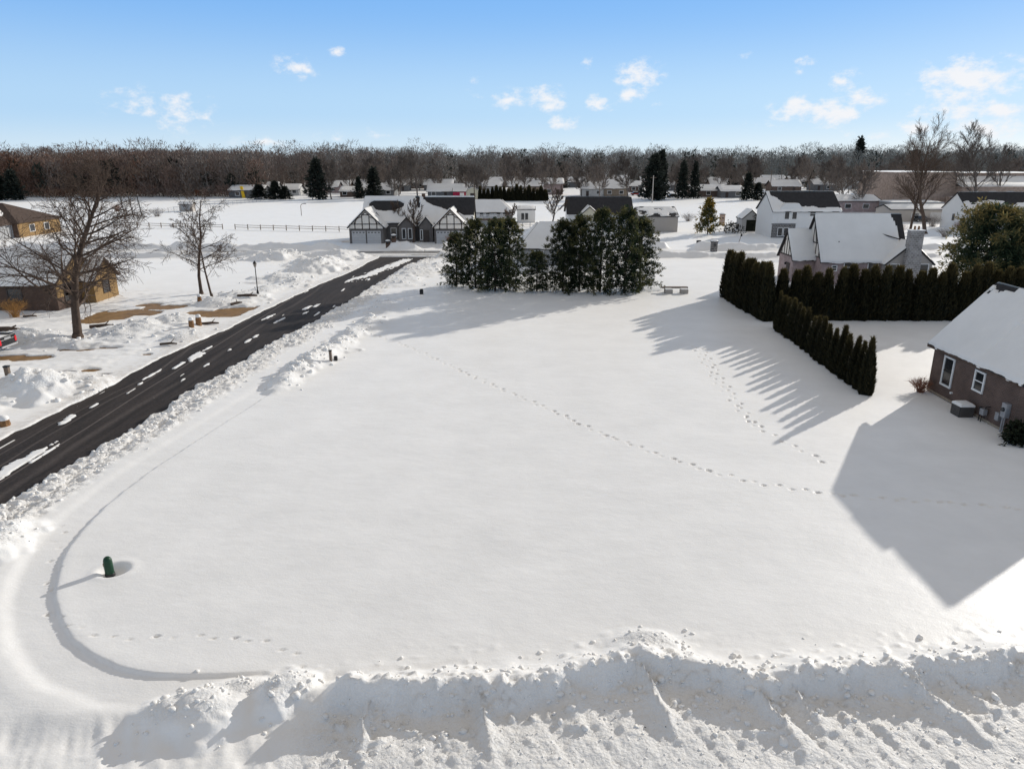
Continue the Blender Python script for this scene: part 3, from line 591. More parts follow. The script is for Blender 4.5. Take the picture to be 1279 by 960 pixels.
fprot = [conifer('conifer', (0, 0, 0), 'x', 'tree', 340+k, 13, cp(3.6, .8), 80, 5, 6, 1.0, .22, M['spruce_far'], .05, None, tint_side=.5, trunk_r=.22) for k in range(2)]
for i, (u, v, vt, w, lab) in enumerate(far):
    o = fprot[i] if i < 2 else copy_tree(fprot[i % 2]); x, y = P(u, v); yb = (vt-480)/FPX; zt = CH+(-cs-yb*cc)*y/(cc-yb*cs)
    o.location = (x, y, 0); o.rotation_euler.z = i*2.1; o.scale = (w/3.6, w/3.6, zt/13); o['label'] = lab; o['group'] = 'dark conifers in the distance'
ex = []
for _ in range(300):
    x, yy = rng.uniform(-60, 270), rng.uniform(300, 430)
    if all((x-a)**2+(yy-b)**2 > 14**2 for a, b in ex) and abs(proj_u(x, yy)-640) < 640: ex.append((x, yy))
    if len(ex) >= 18: break
ex.sort(key=lambda p: proj_u(*p))
for i, (x, yy) in enumerate(ex):
    o = copy_tree(fprot[i % 2]); o.location = (x, yy, 0); o.rotation_euler.z = i*1.3; w = rng.uniform(.6, 1.1); o.scale = (w, w, rng.uniform(.5, .95)); o['label'] = f'{lefts(i, len(ex))} of the dark yard conifers scattered behind the far houses'; o['group'] = 'yard conifers behind the far houses'
x, y = P(884, 293)
conifer('pine_tree', (x, y, gh(x, y)), 'sunlit green young pine standing alone by the grey shed', 'tree', 410, 6.6, lambda t: 3.1*(1-t)**.75*(1 if t > .15 else .5+t*3.3)+.1, 60, 6, 9, .55, .08, M['pine_sunlit'], .1, tint_side=1.0)
for (u, v, w, H, lab, sd) in [(1232, 352, 5.0, 8.4, 'big rounded pine with golden edges behind the tall hedge at right', 411), (1287, 350, 4.2, 8.0, 'golden tinged pine cut off by the right picture edge', 412)]:
    x, y = P(u, v)
    conifer('pine_tree', (x, y, gh(x, y)), lab, 'tree', sd, H, (lambda W: (lambda t: W*math.sqrt(max(.02, 1-((t-.42)/.6)**2))))(w), 190, 9, 11, .55, .07, M['pine_big'], .06, tint_side=1.1)

# ---- arborvitae
def arborvitae(seed, H, W, tip=.5):
    r = np.random.default_rng(seed); t = empty('arborvitae', (0, 0, 0), 'x', 'arborvitae')
    prof = lambda q: W*np.clip(np.minimum(1, .72+q*1.6)*np.power(np.clip(1-q, 0, 1), tip), 0, 1)
    n = 2600; q = r.uniform(0.0, 1, n)**1.05*.99; a = r.uniform(0, 6.283, n); k1 = r.uniform(0, 6.28)
    rad = prof(q)*(.86+.14*np.sin(4*a+k1+3*q)+r.normal(0, .07, n))*.98
    C = np.stack([rad*np.cos(a), rad*np.sin(a), q*H], 1); out = np.stack([np.cos(a), np.sin(a), np.zeros(n)], 1)
    d = out*.35+np.array([0, 0, 1.0])+r.normal(0, .22, (n, 3)); d /= np.linalg.norm(d, axis=1, keepdims=True); L = r.uniform(.16, .36, (n, 1))*min(1.2, H/4)
    sd = np.cross(d, out+r.normal(0, .6, (n, 3))); sd /= np.linalg.norm(sd, axis=1, keepdims=True); w = r.uniform(.03, .07, (n, 1))
    V = np.stack([C-d*L*.4, C+sd*w, C+d*L, C-sd*w], 1).reshape(-1, 3)
    ti = np.clip(r.uniform(0, .35, n)+np.clip(1.8*(q-.72), 0, 1), 0, 1)  # paler gold toward the top paints sunlit tips into the tint
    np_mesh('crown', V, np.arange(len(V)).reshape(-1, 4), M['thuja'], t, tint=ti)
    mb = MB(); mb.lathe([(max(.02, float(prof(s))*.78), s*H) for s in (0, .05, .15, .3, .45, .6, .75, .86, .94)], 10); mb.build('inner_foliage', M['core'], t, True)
    MB().tube((0, 0, -.3), (0, 0, H*.3), .09, .06).build('trunk', M['bark_evergreen'], t)
    return t
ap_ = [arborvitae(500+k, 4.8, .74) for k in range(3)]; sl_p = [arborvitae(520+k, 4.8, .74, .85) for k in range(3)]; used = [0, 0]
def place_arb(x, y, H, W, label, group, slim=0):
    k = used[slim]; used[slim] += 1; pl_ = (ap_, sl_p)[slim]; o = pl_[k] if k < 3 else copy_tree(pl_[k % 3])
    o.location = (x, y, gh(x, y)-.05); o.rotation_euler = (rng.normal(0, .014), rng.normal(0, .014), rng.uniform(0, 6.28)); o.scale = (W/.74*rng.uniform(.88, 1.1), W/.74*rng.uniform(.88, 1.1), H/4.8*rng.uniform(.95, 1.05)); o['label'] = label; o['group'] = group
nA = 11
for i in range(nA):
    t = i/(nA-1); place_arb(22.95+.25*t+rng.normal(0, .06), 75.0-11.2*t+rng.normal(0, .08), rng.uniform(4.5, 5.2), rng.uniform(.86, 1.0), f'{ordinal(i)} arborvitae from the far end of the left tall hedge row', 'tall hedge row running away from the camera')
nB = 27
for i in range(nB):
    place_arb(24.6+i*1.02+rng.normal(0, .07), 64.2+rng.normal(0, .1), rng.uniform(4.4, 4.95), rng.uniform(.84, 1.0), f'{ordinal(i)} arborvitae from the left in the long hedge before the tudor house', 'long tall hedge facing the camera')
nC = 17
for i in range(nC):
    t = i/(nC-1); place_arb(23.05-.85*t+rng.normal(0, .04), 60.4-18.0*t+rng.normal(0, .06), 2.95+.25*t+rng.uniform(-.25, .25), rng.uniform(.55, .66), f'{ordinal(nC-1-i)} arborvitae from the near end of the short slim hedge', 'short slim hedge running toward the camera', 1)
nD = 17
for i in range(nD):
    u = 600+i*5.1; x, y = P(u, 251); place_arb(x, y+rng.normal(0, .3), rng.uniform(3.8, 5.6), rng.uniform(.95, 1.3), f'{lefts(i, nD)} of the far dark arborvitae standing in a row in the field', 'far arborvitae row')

# ---- the far wood: one mass of bare crowns and a few dark evergreens
def wood():
    Vs, Ts = [], []
    r = np.random.default_rng(77)
    def put(x, y, H, W, n, tint, dark):
        a = r.uniform(0, 6.283, n); q = r.uniform(.03, 1, n)**.75; rad = W*np.sqrt(np.clip(1-((q-.58)/.45)**2, .12, 1))*np.sqrt(r.uniform(.02, 1, n))
        C = np.stack([x+rad*np.cos(a), y+rad*np.sin(a), q*H], 1)
        d = np.stack([np.cos(a)*.5, np.sin(a)*.5, np.full(n, .95)], 1)+r.normal(0, .55, (n, 3)); L = r.uniform(.45, 1.35, (n, 1)); sd = np.cross(d, r.normal(0, 1, (n, 3))); sd /= np.maximum(np.linalg.norm(sd, axis=1, keepdims=True), .01)
        w = (r.uniform(.06, .19, (n, 1)) if not dark else r.uniform(.3, .7, (n, 1)))
        Vs.append(np.stack([C-sd*w, C+sd*w, C+d*L], 1).reshape(-1, 3)); Ts.append(np.clip(tint+r.normal(0, .12, n), -.8, 1.8))
        b = np.array([x, y, 0.]); ww = H*.012
        Vs.append(np.array([b+(-ww, 0, 0), b+(ww, 0, 0), b+(r.normal(0, .6), 0, H*.92)])); Ts.append(np.array([tint]))
    cnt = 0
    for row, (y0, y1, sp, n, k) in enumerate(((288, 310, 5.0, 420, .9), (310, 380, 7.0, 380, .98), (380, 470, 8.5, 360, 1.02), (470, 600, 8.5, 360, 1.05))):
        yy = y0
        while yy < y1:
            xm = yy*.95+40; x = -xm+r.uniform(0, sp)
            while x < xm:
                u = proj_u(x, yy)
                ok = u < 330 or yy > 440 or (u < 560 and yy > 350)
                if ok:
                    H = r.normal(15.6, 2.3)*k*(1+.10*(fbm(np.array([x]), np.array([yy]), 30, 2, 9)[0]-.5)*5); H *= 1.10 if u > 980 else 1.0; W = H*r.uniform(.26, .38)
                    put(x+r.normal(0, sp*.3), yy+r.normal(0, sp*.3), H, W, n, np.clip((u-40)/620+r.normal(0, .3), -.6, 1.6), 0); cnt += 1
                    if row == 0: put(x+r.normal(0, 2), yy-3+r.normal(0, 1.5), r.uniform(2, 5), 3.4, 110, np.clip((u-40)/620+r.normal(-.2, .3), -.6, 1.6), 0)
                x += sp
            yy += sp
    # tall thin tops poking over the crown line
    for _ in range(200):
        yy = r.uniform(440, 590); x = r.uniform(-yy*.85, yy*.85); put(x, yy, r.uniform(18, 22.5)*(1.08 if x > 200 else 1), r.uniform(2.5, 4.5), 130, .7, 0)
    V = np.concatenate(Vs); T = np.concatenate(Ts); print('wood', cnt, len(T))
    o = np_mesh('far_wood', V, np.arange(len(V)).reshape(-1, 3), M['wood_belt'], tint=T)
    tag(o, 'leafless brown winter wood along the horizon', 'wood', kind='stuff')
    Vs.clear(); Ts.clear()
    for _ in range(330):
        yy = r.choice([r.uniform(286, 300), r.uniform(340, 400), r.uniform(445, 560), r.uniform(445, 520)]); x = r.uniform(-yy*.85, yy*.85); u = proj_u(x, yy)
        if not (u < 330 or yy > 440 or (u < 560 and yy > 350)): continue
        put(x, yy, r.uniform(7, 14) if yy < 420 else r.uniform(15, 20.5), r.uniform(2, 4), 110, r.uniform(.1, .6), 1)
    V = np.concatenate(Vs); T = np.concatenate(Ts)
    o = np_mesh('wood_evergreens', V, np.arange(len(V)).reshape(-1, 3), M['spruce_far'], tint=T)
    tag(o, 'dark evergreens mixed into the far wood', 'wood', kind='stuff')
wood()

# ---- shrubs
def twig_shrub(name, loc, label, m, seed, H, W, n=110, cat='shrub'):
    t = empty(name, loc, label, cat); r = random.Random(seed); S = []
    for i in range(n):
        a = r.random()*6.283; k = W*math.sqrt(r.random()); p = Vector((r.gauss(0, W*.15), r.gauss(0, W*.15), -.05)); q = Vector((k*math.cos(a), k*math.sin(a), H*r.uniform(.6, 1)*(1-.3*(k/W)**2))); mid = p.lerp(q, .5)+Vector((0, 0, H*.1))
        S += [(*p, *mid, .014, .01), (*mid, *q, .01, .006)]
        for j in range(3): b = mid.lerp(q, r.random()); S.append((*b, *(b+Vector((r.gauss(0, W*.2), r.gauss(0, W*.2), r.uniform(.05, .25)*H))), .008, .004))
    v, f = tubes_np(S, 4); np_mesh('branches', v, f, m, t); return t
x, y = P(1150, 489); twig_shrub('shrub', (x, y, gh(x, y)), 'reddish brown twiggy shrub at the corner of the brick house', M['rust_bush'], 5, 1.0, .75)
x, y = P(20, 396); twig_shrub('shrub', (x, y, gh(x, y)), 'tan ornamental shrub on a short stem before the left brick house', M['tan_bush'], 6, 1.9, 1.3, 90)
x, y = P(147, 264); twig_shrub('shrub', (x, y, gh(x, y)), 'rust coloured bush in the open field by the backstop', M['rust_bush'], 9, 2.2, 1.8, 120)
x, y = P(197, 270); twig_shrub('shrub', (x, y, gh(x, y)), 'sprawling grey brush pile along the field fence', M['bark_far'], 10, 2.4, 2.4, 80)
x, y = P(565, 306); twig_shrub('shrub', (x, y, gh(x, y)), 'orange brown twigs before the right garage', M['rust_bush'], 12, 1.6, 1.5, 90)
x, y = P(12, 372); bare_tree('bare_tree', (x, y+2, gh(x, y)), 'small bare tree in front of the left brick house roof', grow_bare(15, 5.8, 1.0, .08, .6, 4, (9, 5, 4, 3), .3, 0, (0, 0), True, .012, .45), M['bark'])
for i, (u, v, H, W, mm, lab) in enumerate([(1122, 292, 2.2, 2.0, 'rust_bush', 'pale reddish shrub just right of the stone chimney top'), (1180, 296, 1.8, 1.8, 'bark_far', 'grey twiggy shrub right of the tall forked tree'), (1098, 282, 2.4, 2.2, 'rust_bush', 'orange brown shrub behind the tudor roof end'), (1165, 283, 2.8, 2.0, 'bark_far', 'tall grey brush by the long low shed'), (1200, 288, 2.0, 1.8, 'rust_bush', 'brown brush left of the big rounded pine'), (860, 276, 2.0, 2.0, 'bark_far', 'small grey brush in the yard right of the grey garage'), (790, 281, 3.2, 1.8, 'rust_bush', 'purplish twigs in front of the grey garage')]):
    x, y = P(u, v); twig_shrub('shrub', (x, y, gh(x, y)), lab, M[mm], 60+i, H, W, 90)
def leaf_shrub(loc, label, seed, H, W, snow=False, m='yew', nb=50):
    t = conifer('shrub', loc, label, 'shrub', seed, H, lambda q: W*math.sqrt(max(.03, 1-((q-.35)/.66)**2)), nb, 5, 9, .2, .05, M[m], .05, trunk_r=.05)
    return t
x, y = P(1272, 553); leaf_shrub((x, y, gh(x, y)-.1), 'dark clipped evergreen shrub below the electric meters', 420, 1.0, .75)
x, y = P(915, 291); leaf_shrub((x, y, gh(x, y)), 'low dark shrub beside the grey shed', 421, 1.7, 2.3)
x, y = P(947, 289); leaf_shrub((x, y-1, gh(x, y)), 'dark green bush against the white house wall', 422, 4.2, 1.6)
for i, (u, v, H) in enumerate([(535, 296, 2.6), (552, 296, 2.2), (487, 297, 2.2)]):
    x, y = P(u, v); leaf_shrub((x, y, gh(x, y)), ['dark shrub by the porch of the timbered house', 'dark shrub left of the right timbered garage', 'dark shrub right of the left timbered garage'][i], 430+i, H, 1.0, nb=30)

# ================================================================== HOUSES
def slope_snow(parent, c00, c10, c11, c01, nu=24, nv=12, th=.14, bare=None, seed=0, lift=.0):
    c00, c10, c11, c01 = (np.array(c, float) for c in (c00, c10, c11, c01)); nrm = np.cross(c10-c00, c01-c00)
    if np.linalg.norm(nrm) < 1e-6: nrm = np.cross(c10-c00, c11-c00)
    nrm /= np.linalg.norm(nrm)
    if nrm[2] < 0: nrm = -nrm
    s, t = np.meshgrid(np.linspace(0, 1, nu+1), np.linspace(0, 1, nv+1)); s = s.ravel(); t = t.ravel()
    Pn = ((1-s)*(1-t))[:, None]*c00+(s*(1-t))[:, None]*c10+(s*t)[:, None]*c11+((1-s)*t)[:, None]*c01
    ed = (s > .001)*(s < .999)*(t > .001)
    h = np.where(ed, th*(1+.35*(fbm(s*8+seed, t*5, 1, 2, 7)-.5)), -.03)
    if bare is not None:
        bv = bare(s, t, fbm(s*6+seed*3.7, t*4+seed, 1, 3, 13)); h = np.where(bv > 0, -.05, h)
    ej = (fbm(s*9+seed, 0*s, 1, 4, 17)-.45)*.22; Pn = Pn-(ej*(t < .001)*(s > .001)*(s < .999))[:, None]*((c01-c00)/np.linalg.norm(c01-c00))
    V = Pn+nrm*(h+lift)[:, None]; i = np.arange((nu+1)*(nv+1)).reshape(nv+1, nu+1)
    F = np.stack([i[:-1, :-1], i[:-1, 1:], i[1:, 1:], i[1:, :-1]], -1).reshape(-1, 4)
    return np_mesh('snow_cover', V, F, M['roof_snow'], parent, smooth=True)
def slab(mb, c, t=.16):
    c = [Vector(p) for p in c]; n = (c[1]-c[0]).cross(c[3]-c[0])
    if n.length < 1e-6: n = (c[1]-c[0]).cross(c[2]-c[0])
    n.normalize()
    if n.z < 0: n = -n
    pts = []
    for p in c:
        if not any((p-q).length < 1e-4 for q in pts): pts.append(p)
    lo = [p-n*t for p in pts]
    mb.prism(lo, pts)
def block(root, x0, x1, y0, y1, ze, zr, axis, wall, roof, ov=.45, hip=(0, 0), snow=(None, None), z0=-.3, th=.14, seed=0, nuv=(24, 12), mull=True, gov=None):
    """one gabled or hipped block, local coordinates: 'wall' part + 'roof' part (> snow_cover). axis = ridge direction.
    snow = (front slope, back slope): None full, False none, or a function for the bare patch"""
    if axis == 'x': T = lambda a, b, z: (a, b, z); A0, A1, B0, B1 = x0, x1, y0, y1
    else: T = lambda a, b, z: (b, a, z); A0, A1, B0, B1 = y0, y1, x0, x1
    w = MB(); bm_ = (B0+B1)/2
    h0, h1 = hip
    base = [T(A0, B0, z0), T(A1, B0, z0), T(A1, B1, z0), T(A0, B1, z0)]; top = [T(A0, B0, ze), T(A1, B0, ze), T(A1, B1, ze), T(A0, B1, ze)]
    for k in range(4): j = (k+1) % 4; w.poly([base[k], base[j], top[j], top[k]])
    zg = zr-.12
    if not h0: w.poly([top[0], T(A0, bm_, zg), top[3]])
    if not h1: w.poly([top[1], top[2], T(A1, bm_, zg)])
    w.build('wall', M[wall] if isinstance(wall, str) else wall, root)
    sl = (zr-ze)/((B1-B0)/2); go = ov if gov is None else gov
    a0 = A0-(ov if h0 else go); a1 = A1+(ov if h1 else go); e = ze-sl*ov+.10; zt = zr+.10; r0 = A0+h0 if h0 else a0; r1 = A1-h1 if h1 else a1
    f = [T(a0, B0-ov, e), T(a1, B0-ov, e), T(r1, bm_, zt), T(r0, bm_, zt)]; b = [T(a1, B1+ov, e), T(a0, B1+ov, e), T(r0, bm_, zt), T(r1, bm_, zt)]
    rf = MB(); slab(rf, f); slab(rf, b); ends = []
    if h0: c = [T(a0, B1+ov, e), T(a0, B0-ov, e), T(r0, bm_, zt), T(r0, bm_, zt)]; slab(rf, c); ends.append(c)
    if h1: c = [T(a1, B0-ov, e), T(a1, B1+ov, e), T(r1, bm_, zt), T(r1, bm_, zt)]; slab(rf, c); ends.append(c)
    ro = rf.build('roof', M[roof] if isinstance(roof, str) else roof, root)
    for k, c in enumerate((f, b)):
        if snow[k] is not False: slope_snow(ro, *c, nu=nuv[0], nv=nuv[1], th=th, bare=snow[k], seed=seed+k)
    for k, c in enumerate(ends):
        if snow[0] is not False or snow[1] is not False: slope_snow(ro, *c, nu=8, nv=6, th=th, seed=seed+5+k)
    return ro, sl
def window(root, face, pos, a, z, w, h, frame='white', pane='glass', bars=True, name='window', fw=.09):
    """face S/N (plane y=pos) or W/E (plane x=pos); a = centre along the wall"""
    sg = -1 if face in 'SW' else 1
    def bx(mb, a0, a1, z0, z1, d0, d1):
        p, q = sorted((pos+sg*d0, pos+sg*d1))
        mb.box(a0, a1, p, q, z0, z1) if face in 'SN' else mb.box(p, q, a0, a1, z0, z1)
    f = MB(); bx(f, a-w/2-fw, a+w/2+fw, z+h/2, z+h/2+fw, .003, .07); bx(f, a-w/2-fw, a+w/2+fw, z-h/2-fw, z-h/2, .003, .09)
    bx(f, a-w/2-fw, a-w/2, z-h/2, z+h/2, .003, .07); bx(f, a+w/2, a+w/2+fw, z-h/2, z+h/2, .003, .07)
    o = f.build(name, M[frame], root)
    if bars:
        s = MB(); bx(s, a-w/2, a+w/2, z-.03, z+.03, .02, .05); s.build('sash_bar', M['black_metal'] if frame == 'white' and h > 1 else M[frame], o)
    p = MB(); bx(p, a-w/2, a+w/2, z-h/2, z+h/2, .003, .02); p.build('pane', M[pane], o); return o
def door(root, face, pos, a, w, h, m, z0=0, name='door'):
    sg = -1 if face in 'SW' else 1; p, q = sorted((pos+sg*.003, pos+sg*.06)); mb = MB()
    mb.box(a-w/2, a+w/2, p, q, z0, z0+h) if face in 'SN' else mb.box(p, q, a-w/2, a+w/2, z0, z0+h)
    return mb.build(name, M[m], root)

# ---- brick house at the right edge
b = empty('brick_house', (26.5, 39.4, 0), 'brown brick house with steep snowy roof at the right edge', 'house')
def bare_top(s, t, n): return (t > .93-.10*n)*(s < .32)*1.0+((t > .80)*(s > .03)*(s < .10)*(n > .42))
block(b, 0, 6.6, -.15, 3.85, 3.12, 6.68, 'y', 'brick', 'shingle', .28, snow=(lambda s, t, n: (1-s) * 0 + ((t > 1.0-.18*n) & (s > .55) & (s < .985)) * 1.0 + ((t > .84) & (s > .90) & (s < .975) & (n > .4)) * 1.0, None), th=.10, seed=3, nuv=(60, 40), gov=.42)
block(b, 0, 6.6, -4.1, -.15, 3.12, 6.50, 'y', 'brick', 'shingle', .28, snow=(None, None), th=.10, seed=8, nuv=(40, 30), gov=.4)
window(b, 'W', 0, 2.1, 1.72, .85, 1.62, fw=.11); window(b, 'W', 0, -.85, 2.02, .72, 1.0, fw=.11)
mb = MB(); mb.box(-.06, -.003, -4.1, 3.85, 0.02, .16); mb.build('foundation_ledge', mat('pale_concrete', (.32, .26, .2), .9, .2, 3, .2), b)
mb = MB(); mb.tube((-.12, 1.35, .62), (.0, 1.35, .62), .07, .07, 10); mb.build('vent', M['white'], b)
mb = MB(); mb.box(-.30, -.26, -4.2, 4.2, 2.78, 2.92); mb.build('gutter', M['shingle_brown'], b)
# air conditioner, standing by the wall
a = empty('air_conditioner', (25.85, 38.55, 0), 'dark air conditioner unit capped with snow beside the brick wall', 'air conditioner')
ac = MB(); ac.box(-.42, .42, -.42, .42, -.1, .62); ac.build('casing', M['black_metal'], a, bevel=.03)
ac = MB()
for k in range(9):
    z = .06+k*.06
    ac.box(-.435, -.421, -.4, .4, z, z+.025); ac.box(-.4, .4, -.435, -.421, z, z+.025)
ac.build('grille', M['siding_dark'], a)
s_ = MB(); s_.lathe([(.60, .61), (.63, .66), (.60, .73), (.46, .79), (.2, .81), (.01, .815)], 4); s_.v = [((x_-y_)*.7071+.03*math.sin(7*x_), (x_+y_)*.7071, z_) for x_, y_, z_ in s_.v]; s_.build('snow_cap', M['roof_snow'], a, bevel=.07)
a = empty('gas_meter', (26.25, 37.35, 0), 'small grey gas meter with pipes right of the air conditioner', 'meter')
mb = MB(); mb.box(-.14, .12, -.16, .16, .45, .8); mb.build('body', M['grey_metal'], a, bevel=.03)
mb = MB(); mb.tube((0, .1, -.1), (0, .1, .5), .025); mb.tube((0, -.12, .3), (0, -.12, .95), .025); mb.tube((0, -.12, .95), (.25, -.12, .95), .025); mb.tube((0, .3, -.1), (0, .3, .7), .03); mb.lathe([(.02, .7), (.1, .72), (.1, .8), (.02, .83)], 10, (0, .3, 0)); mb.build('pipes', M['black_metal'], a)
a = empty('electric_meter', (26.38, 35.9, 0), 'grey electric meter boxes fixed on the brick wall', 'meter')
mb = MB(); mb.box(-.16, .115, -.24, .14, .85, 1.65); mb.build('panel_box', M['grey_metal'], a, bevel=.02)
mb = MB(); mb.box(-.1, .115, .3, .6, .5, .95); mb.build('utility_box', M['grey_metal'], a, bevel=.02)
mb = MB(); mb.tube((-.05, .0, -.1), (-.05, .0, .86), .05); mb.tube((-.05, -.15, -.1), (-.05, -.15, .86), .035); mb.build('conduit', M['grey_metal'], a)
mb = MB(); mb.tube((-.24, -.05, 1.3), (-.159, -.05, 1.3), .11, .12, 14); mb.build('dial', M['glass'], a)

# ---- tudor house beyond the hedge
def timbers(parent, pts, nrm, w=.13):
    mb = MB()
    for p, q in pts: mb.bar(p, q, w, nrm)
    return mb.build('timber_frame', M['timber'], parent)
h = empty('tudor_house', (36.2, 83.6, 0), 'tudor house with half timbered gables and stone chimney behind the hedge', 'house')
L = 9.7
block(h, 0, L, 0, 6.2, 3.0, 7.75, 'x', 'brick_pink', 'shingle', .35, snow=(lambda s, t, n: ((s > .955-.075*t+.07*(n-.5)) & (t > .42)) * 1.0, None), th=.16, seed=21, nuv=(60, 30), gov=.3)
g_ = MB(); g_.poly([(-.02, .05, 3.0), (-.02, 6.15, 3.0), (-.02, 3.1, 7.5)]); g_.build('gable_panel', M['stucco'], h)
timbers(h, [((-.02, .2, 3.05), (-.02, 6.0, 3.05)), ((-.02, 1.1, 3.0), (-.02, 1.1, 4.4)), ((-.02, 2.1, 3.0), (-.02, 2.1, 6.0)), ((-.02, 3.1, 3.0), (-.02, 3.1, 7.3)), ((-.02, .5, 3.0), (-.02, 2.1, 5.6)), ((-.02, 1.2, 4.6), (-.02, 5, 4.6)), ((-.02, 2.1, 4.6), (-.02, 3.1, 6.8))], (-1, 0, 0))
# lower wing on the left, its gable facing left
block(h, -2.6, 0, 2.0, 6.6, 2.9, 5.9, 'x', 'brick_pink', 'shingle', .35, snow=(None, None), th=.14, seed=25, nuv=(14, 14), gov=.25)
g_ = MB(); g_.poly([(-2.62, 2.05, 2.9), (-2.62, 6.55, 2.9), (-2.62, 4.3, 5.7)]); g_.build('gable_panel', M['stucco'], h)
timbers(h, [((-2.62, 2.1, 2.95), (-2.62, 6.5, 2.95)), ((-2.62, 2.8, 2.9), (-2.62, 2.8, 3.7)), ((-2.62, 3.55, 2.9), (-2.62, 3.55, 4.7)), ((-2.62, 4.3, 2.9), (-2.62, 4.3, 5.5)), ((-2.62, 5.05, 2.9), (-2.62, 5.05, 4.7)), ((-2.62, 5.8, 2.9), (-2.62, 5.8, 3.7)), ((-2.62, 2.3, 3.0), (-2.62, 3.8, 4.8)), ((-2.62, 6.3, 3.0), (-2.62, 4.8, 4.8))], (-1, 0, 0))
door(h, 'W', -2.6, 3.4, 1.0, 2.1, 'timber')
mb = MB(); mb.tube((-2.75, 4.0, 2.05), (-2.6, 4.0, 2.05), .06); mb.box(-2.86, -2.68, 3.9, 4.1, 1.8, 2.05); mb.build('wall_lamp', M['black_metal'], h)
# front gable with the stone chimney
block(h, 7.0, 12.2, -1.2, 3.0, 2.7, 4.95, 'y', 'siding_taupe', 'shingle', .35, snow=(None, None), th=.14, seed=28, nuv=(14, 14), gov=.15)
c_ = MB(); c_.box(8.75, 10.45, -1.95, -1.21, -.3, 3.6); c_.prism([(8.75, -1.95, 3.6), (10.45, -1.95, 3.6), (10.45, -1.21, 3.6), (8.75, -1.21, 3.6)], [(8.85, -1.85, 4.0), (10.35, -1.85, 4.0), (10.35, -1.0, 4.0), (8.85, -1.0, 4.0)]); c_.box(8.85, 10.35, -1.85, -1.0, 4.003, 6.35)
ch = c_.build('chimney', M['stone'], h)
mb = MB(); mb.box(8.78, 10.42, -1.93, -.93, 6.353, 6.45); mb.build('coping', M['roof_snow'], ch)
mb = MB(); mb.tube((9.4, -1.4, 6.45), (9.4, -1.4, 6.85), .12, .1); mb.tube((9.85, -1.4, 6.45), (9.85, -1.4, 6.85), .12, .1); mb.build('flue', M['log'], ch)
for a_, z_, w_, hh in ((1.5, 1.9, .5, .5), (3.4, 2.0, 1.5, .9), (6.0, 1.9, 1.1, 1.4)): window(h, 'S', 0, a_, z_, w_, hh)
window(h, 'S', -1.2, 7.9, 1.9, .9, 1.2); window(h, 'S', -1.2, 11.3, 1.9, .9, 1.2)
mb = MB(); mb.box(-.1, 6.95, -.42, -.36, 2.62, 2.74); mb.build('gutter', M['white'], h)
mb = MB(); mb.tube((2.1, 1.05, 4.2), (2.1, 1.0, 4.9), .09); mb.build('vent_pipe', M['black_metal'], h)
mb = MB(); mb.prism([(7.3, 1.5, 5.6), (9.0, .8, 5.1), (9.0, .9, 5.1), (7.3, 1.6, 5.6)], [(7.3, 1.5, 5.72), (9.0, .8, 5.22), (9.0, .9, 5.22), (7.3, 1.6, 5.72)]); mb.build('roof_ridge', M['shingle'], h)

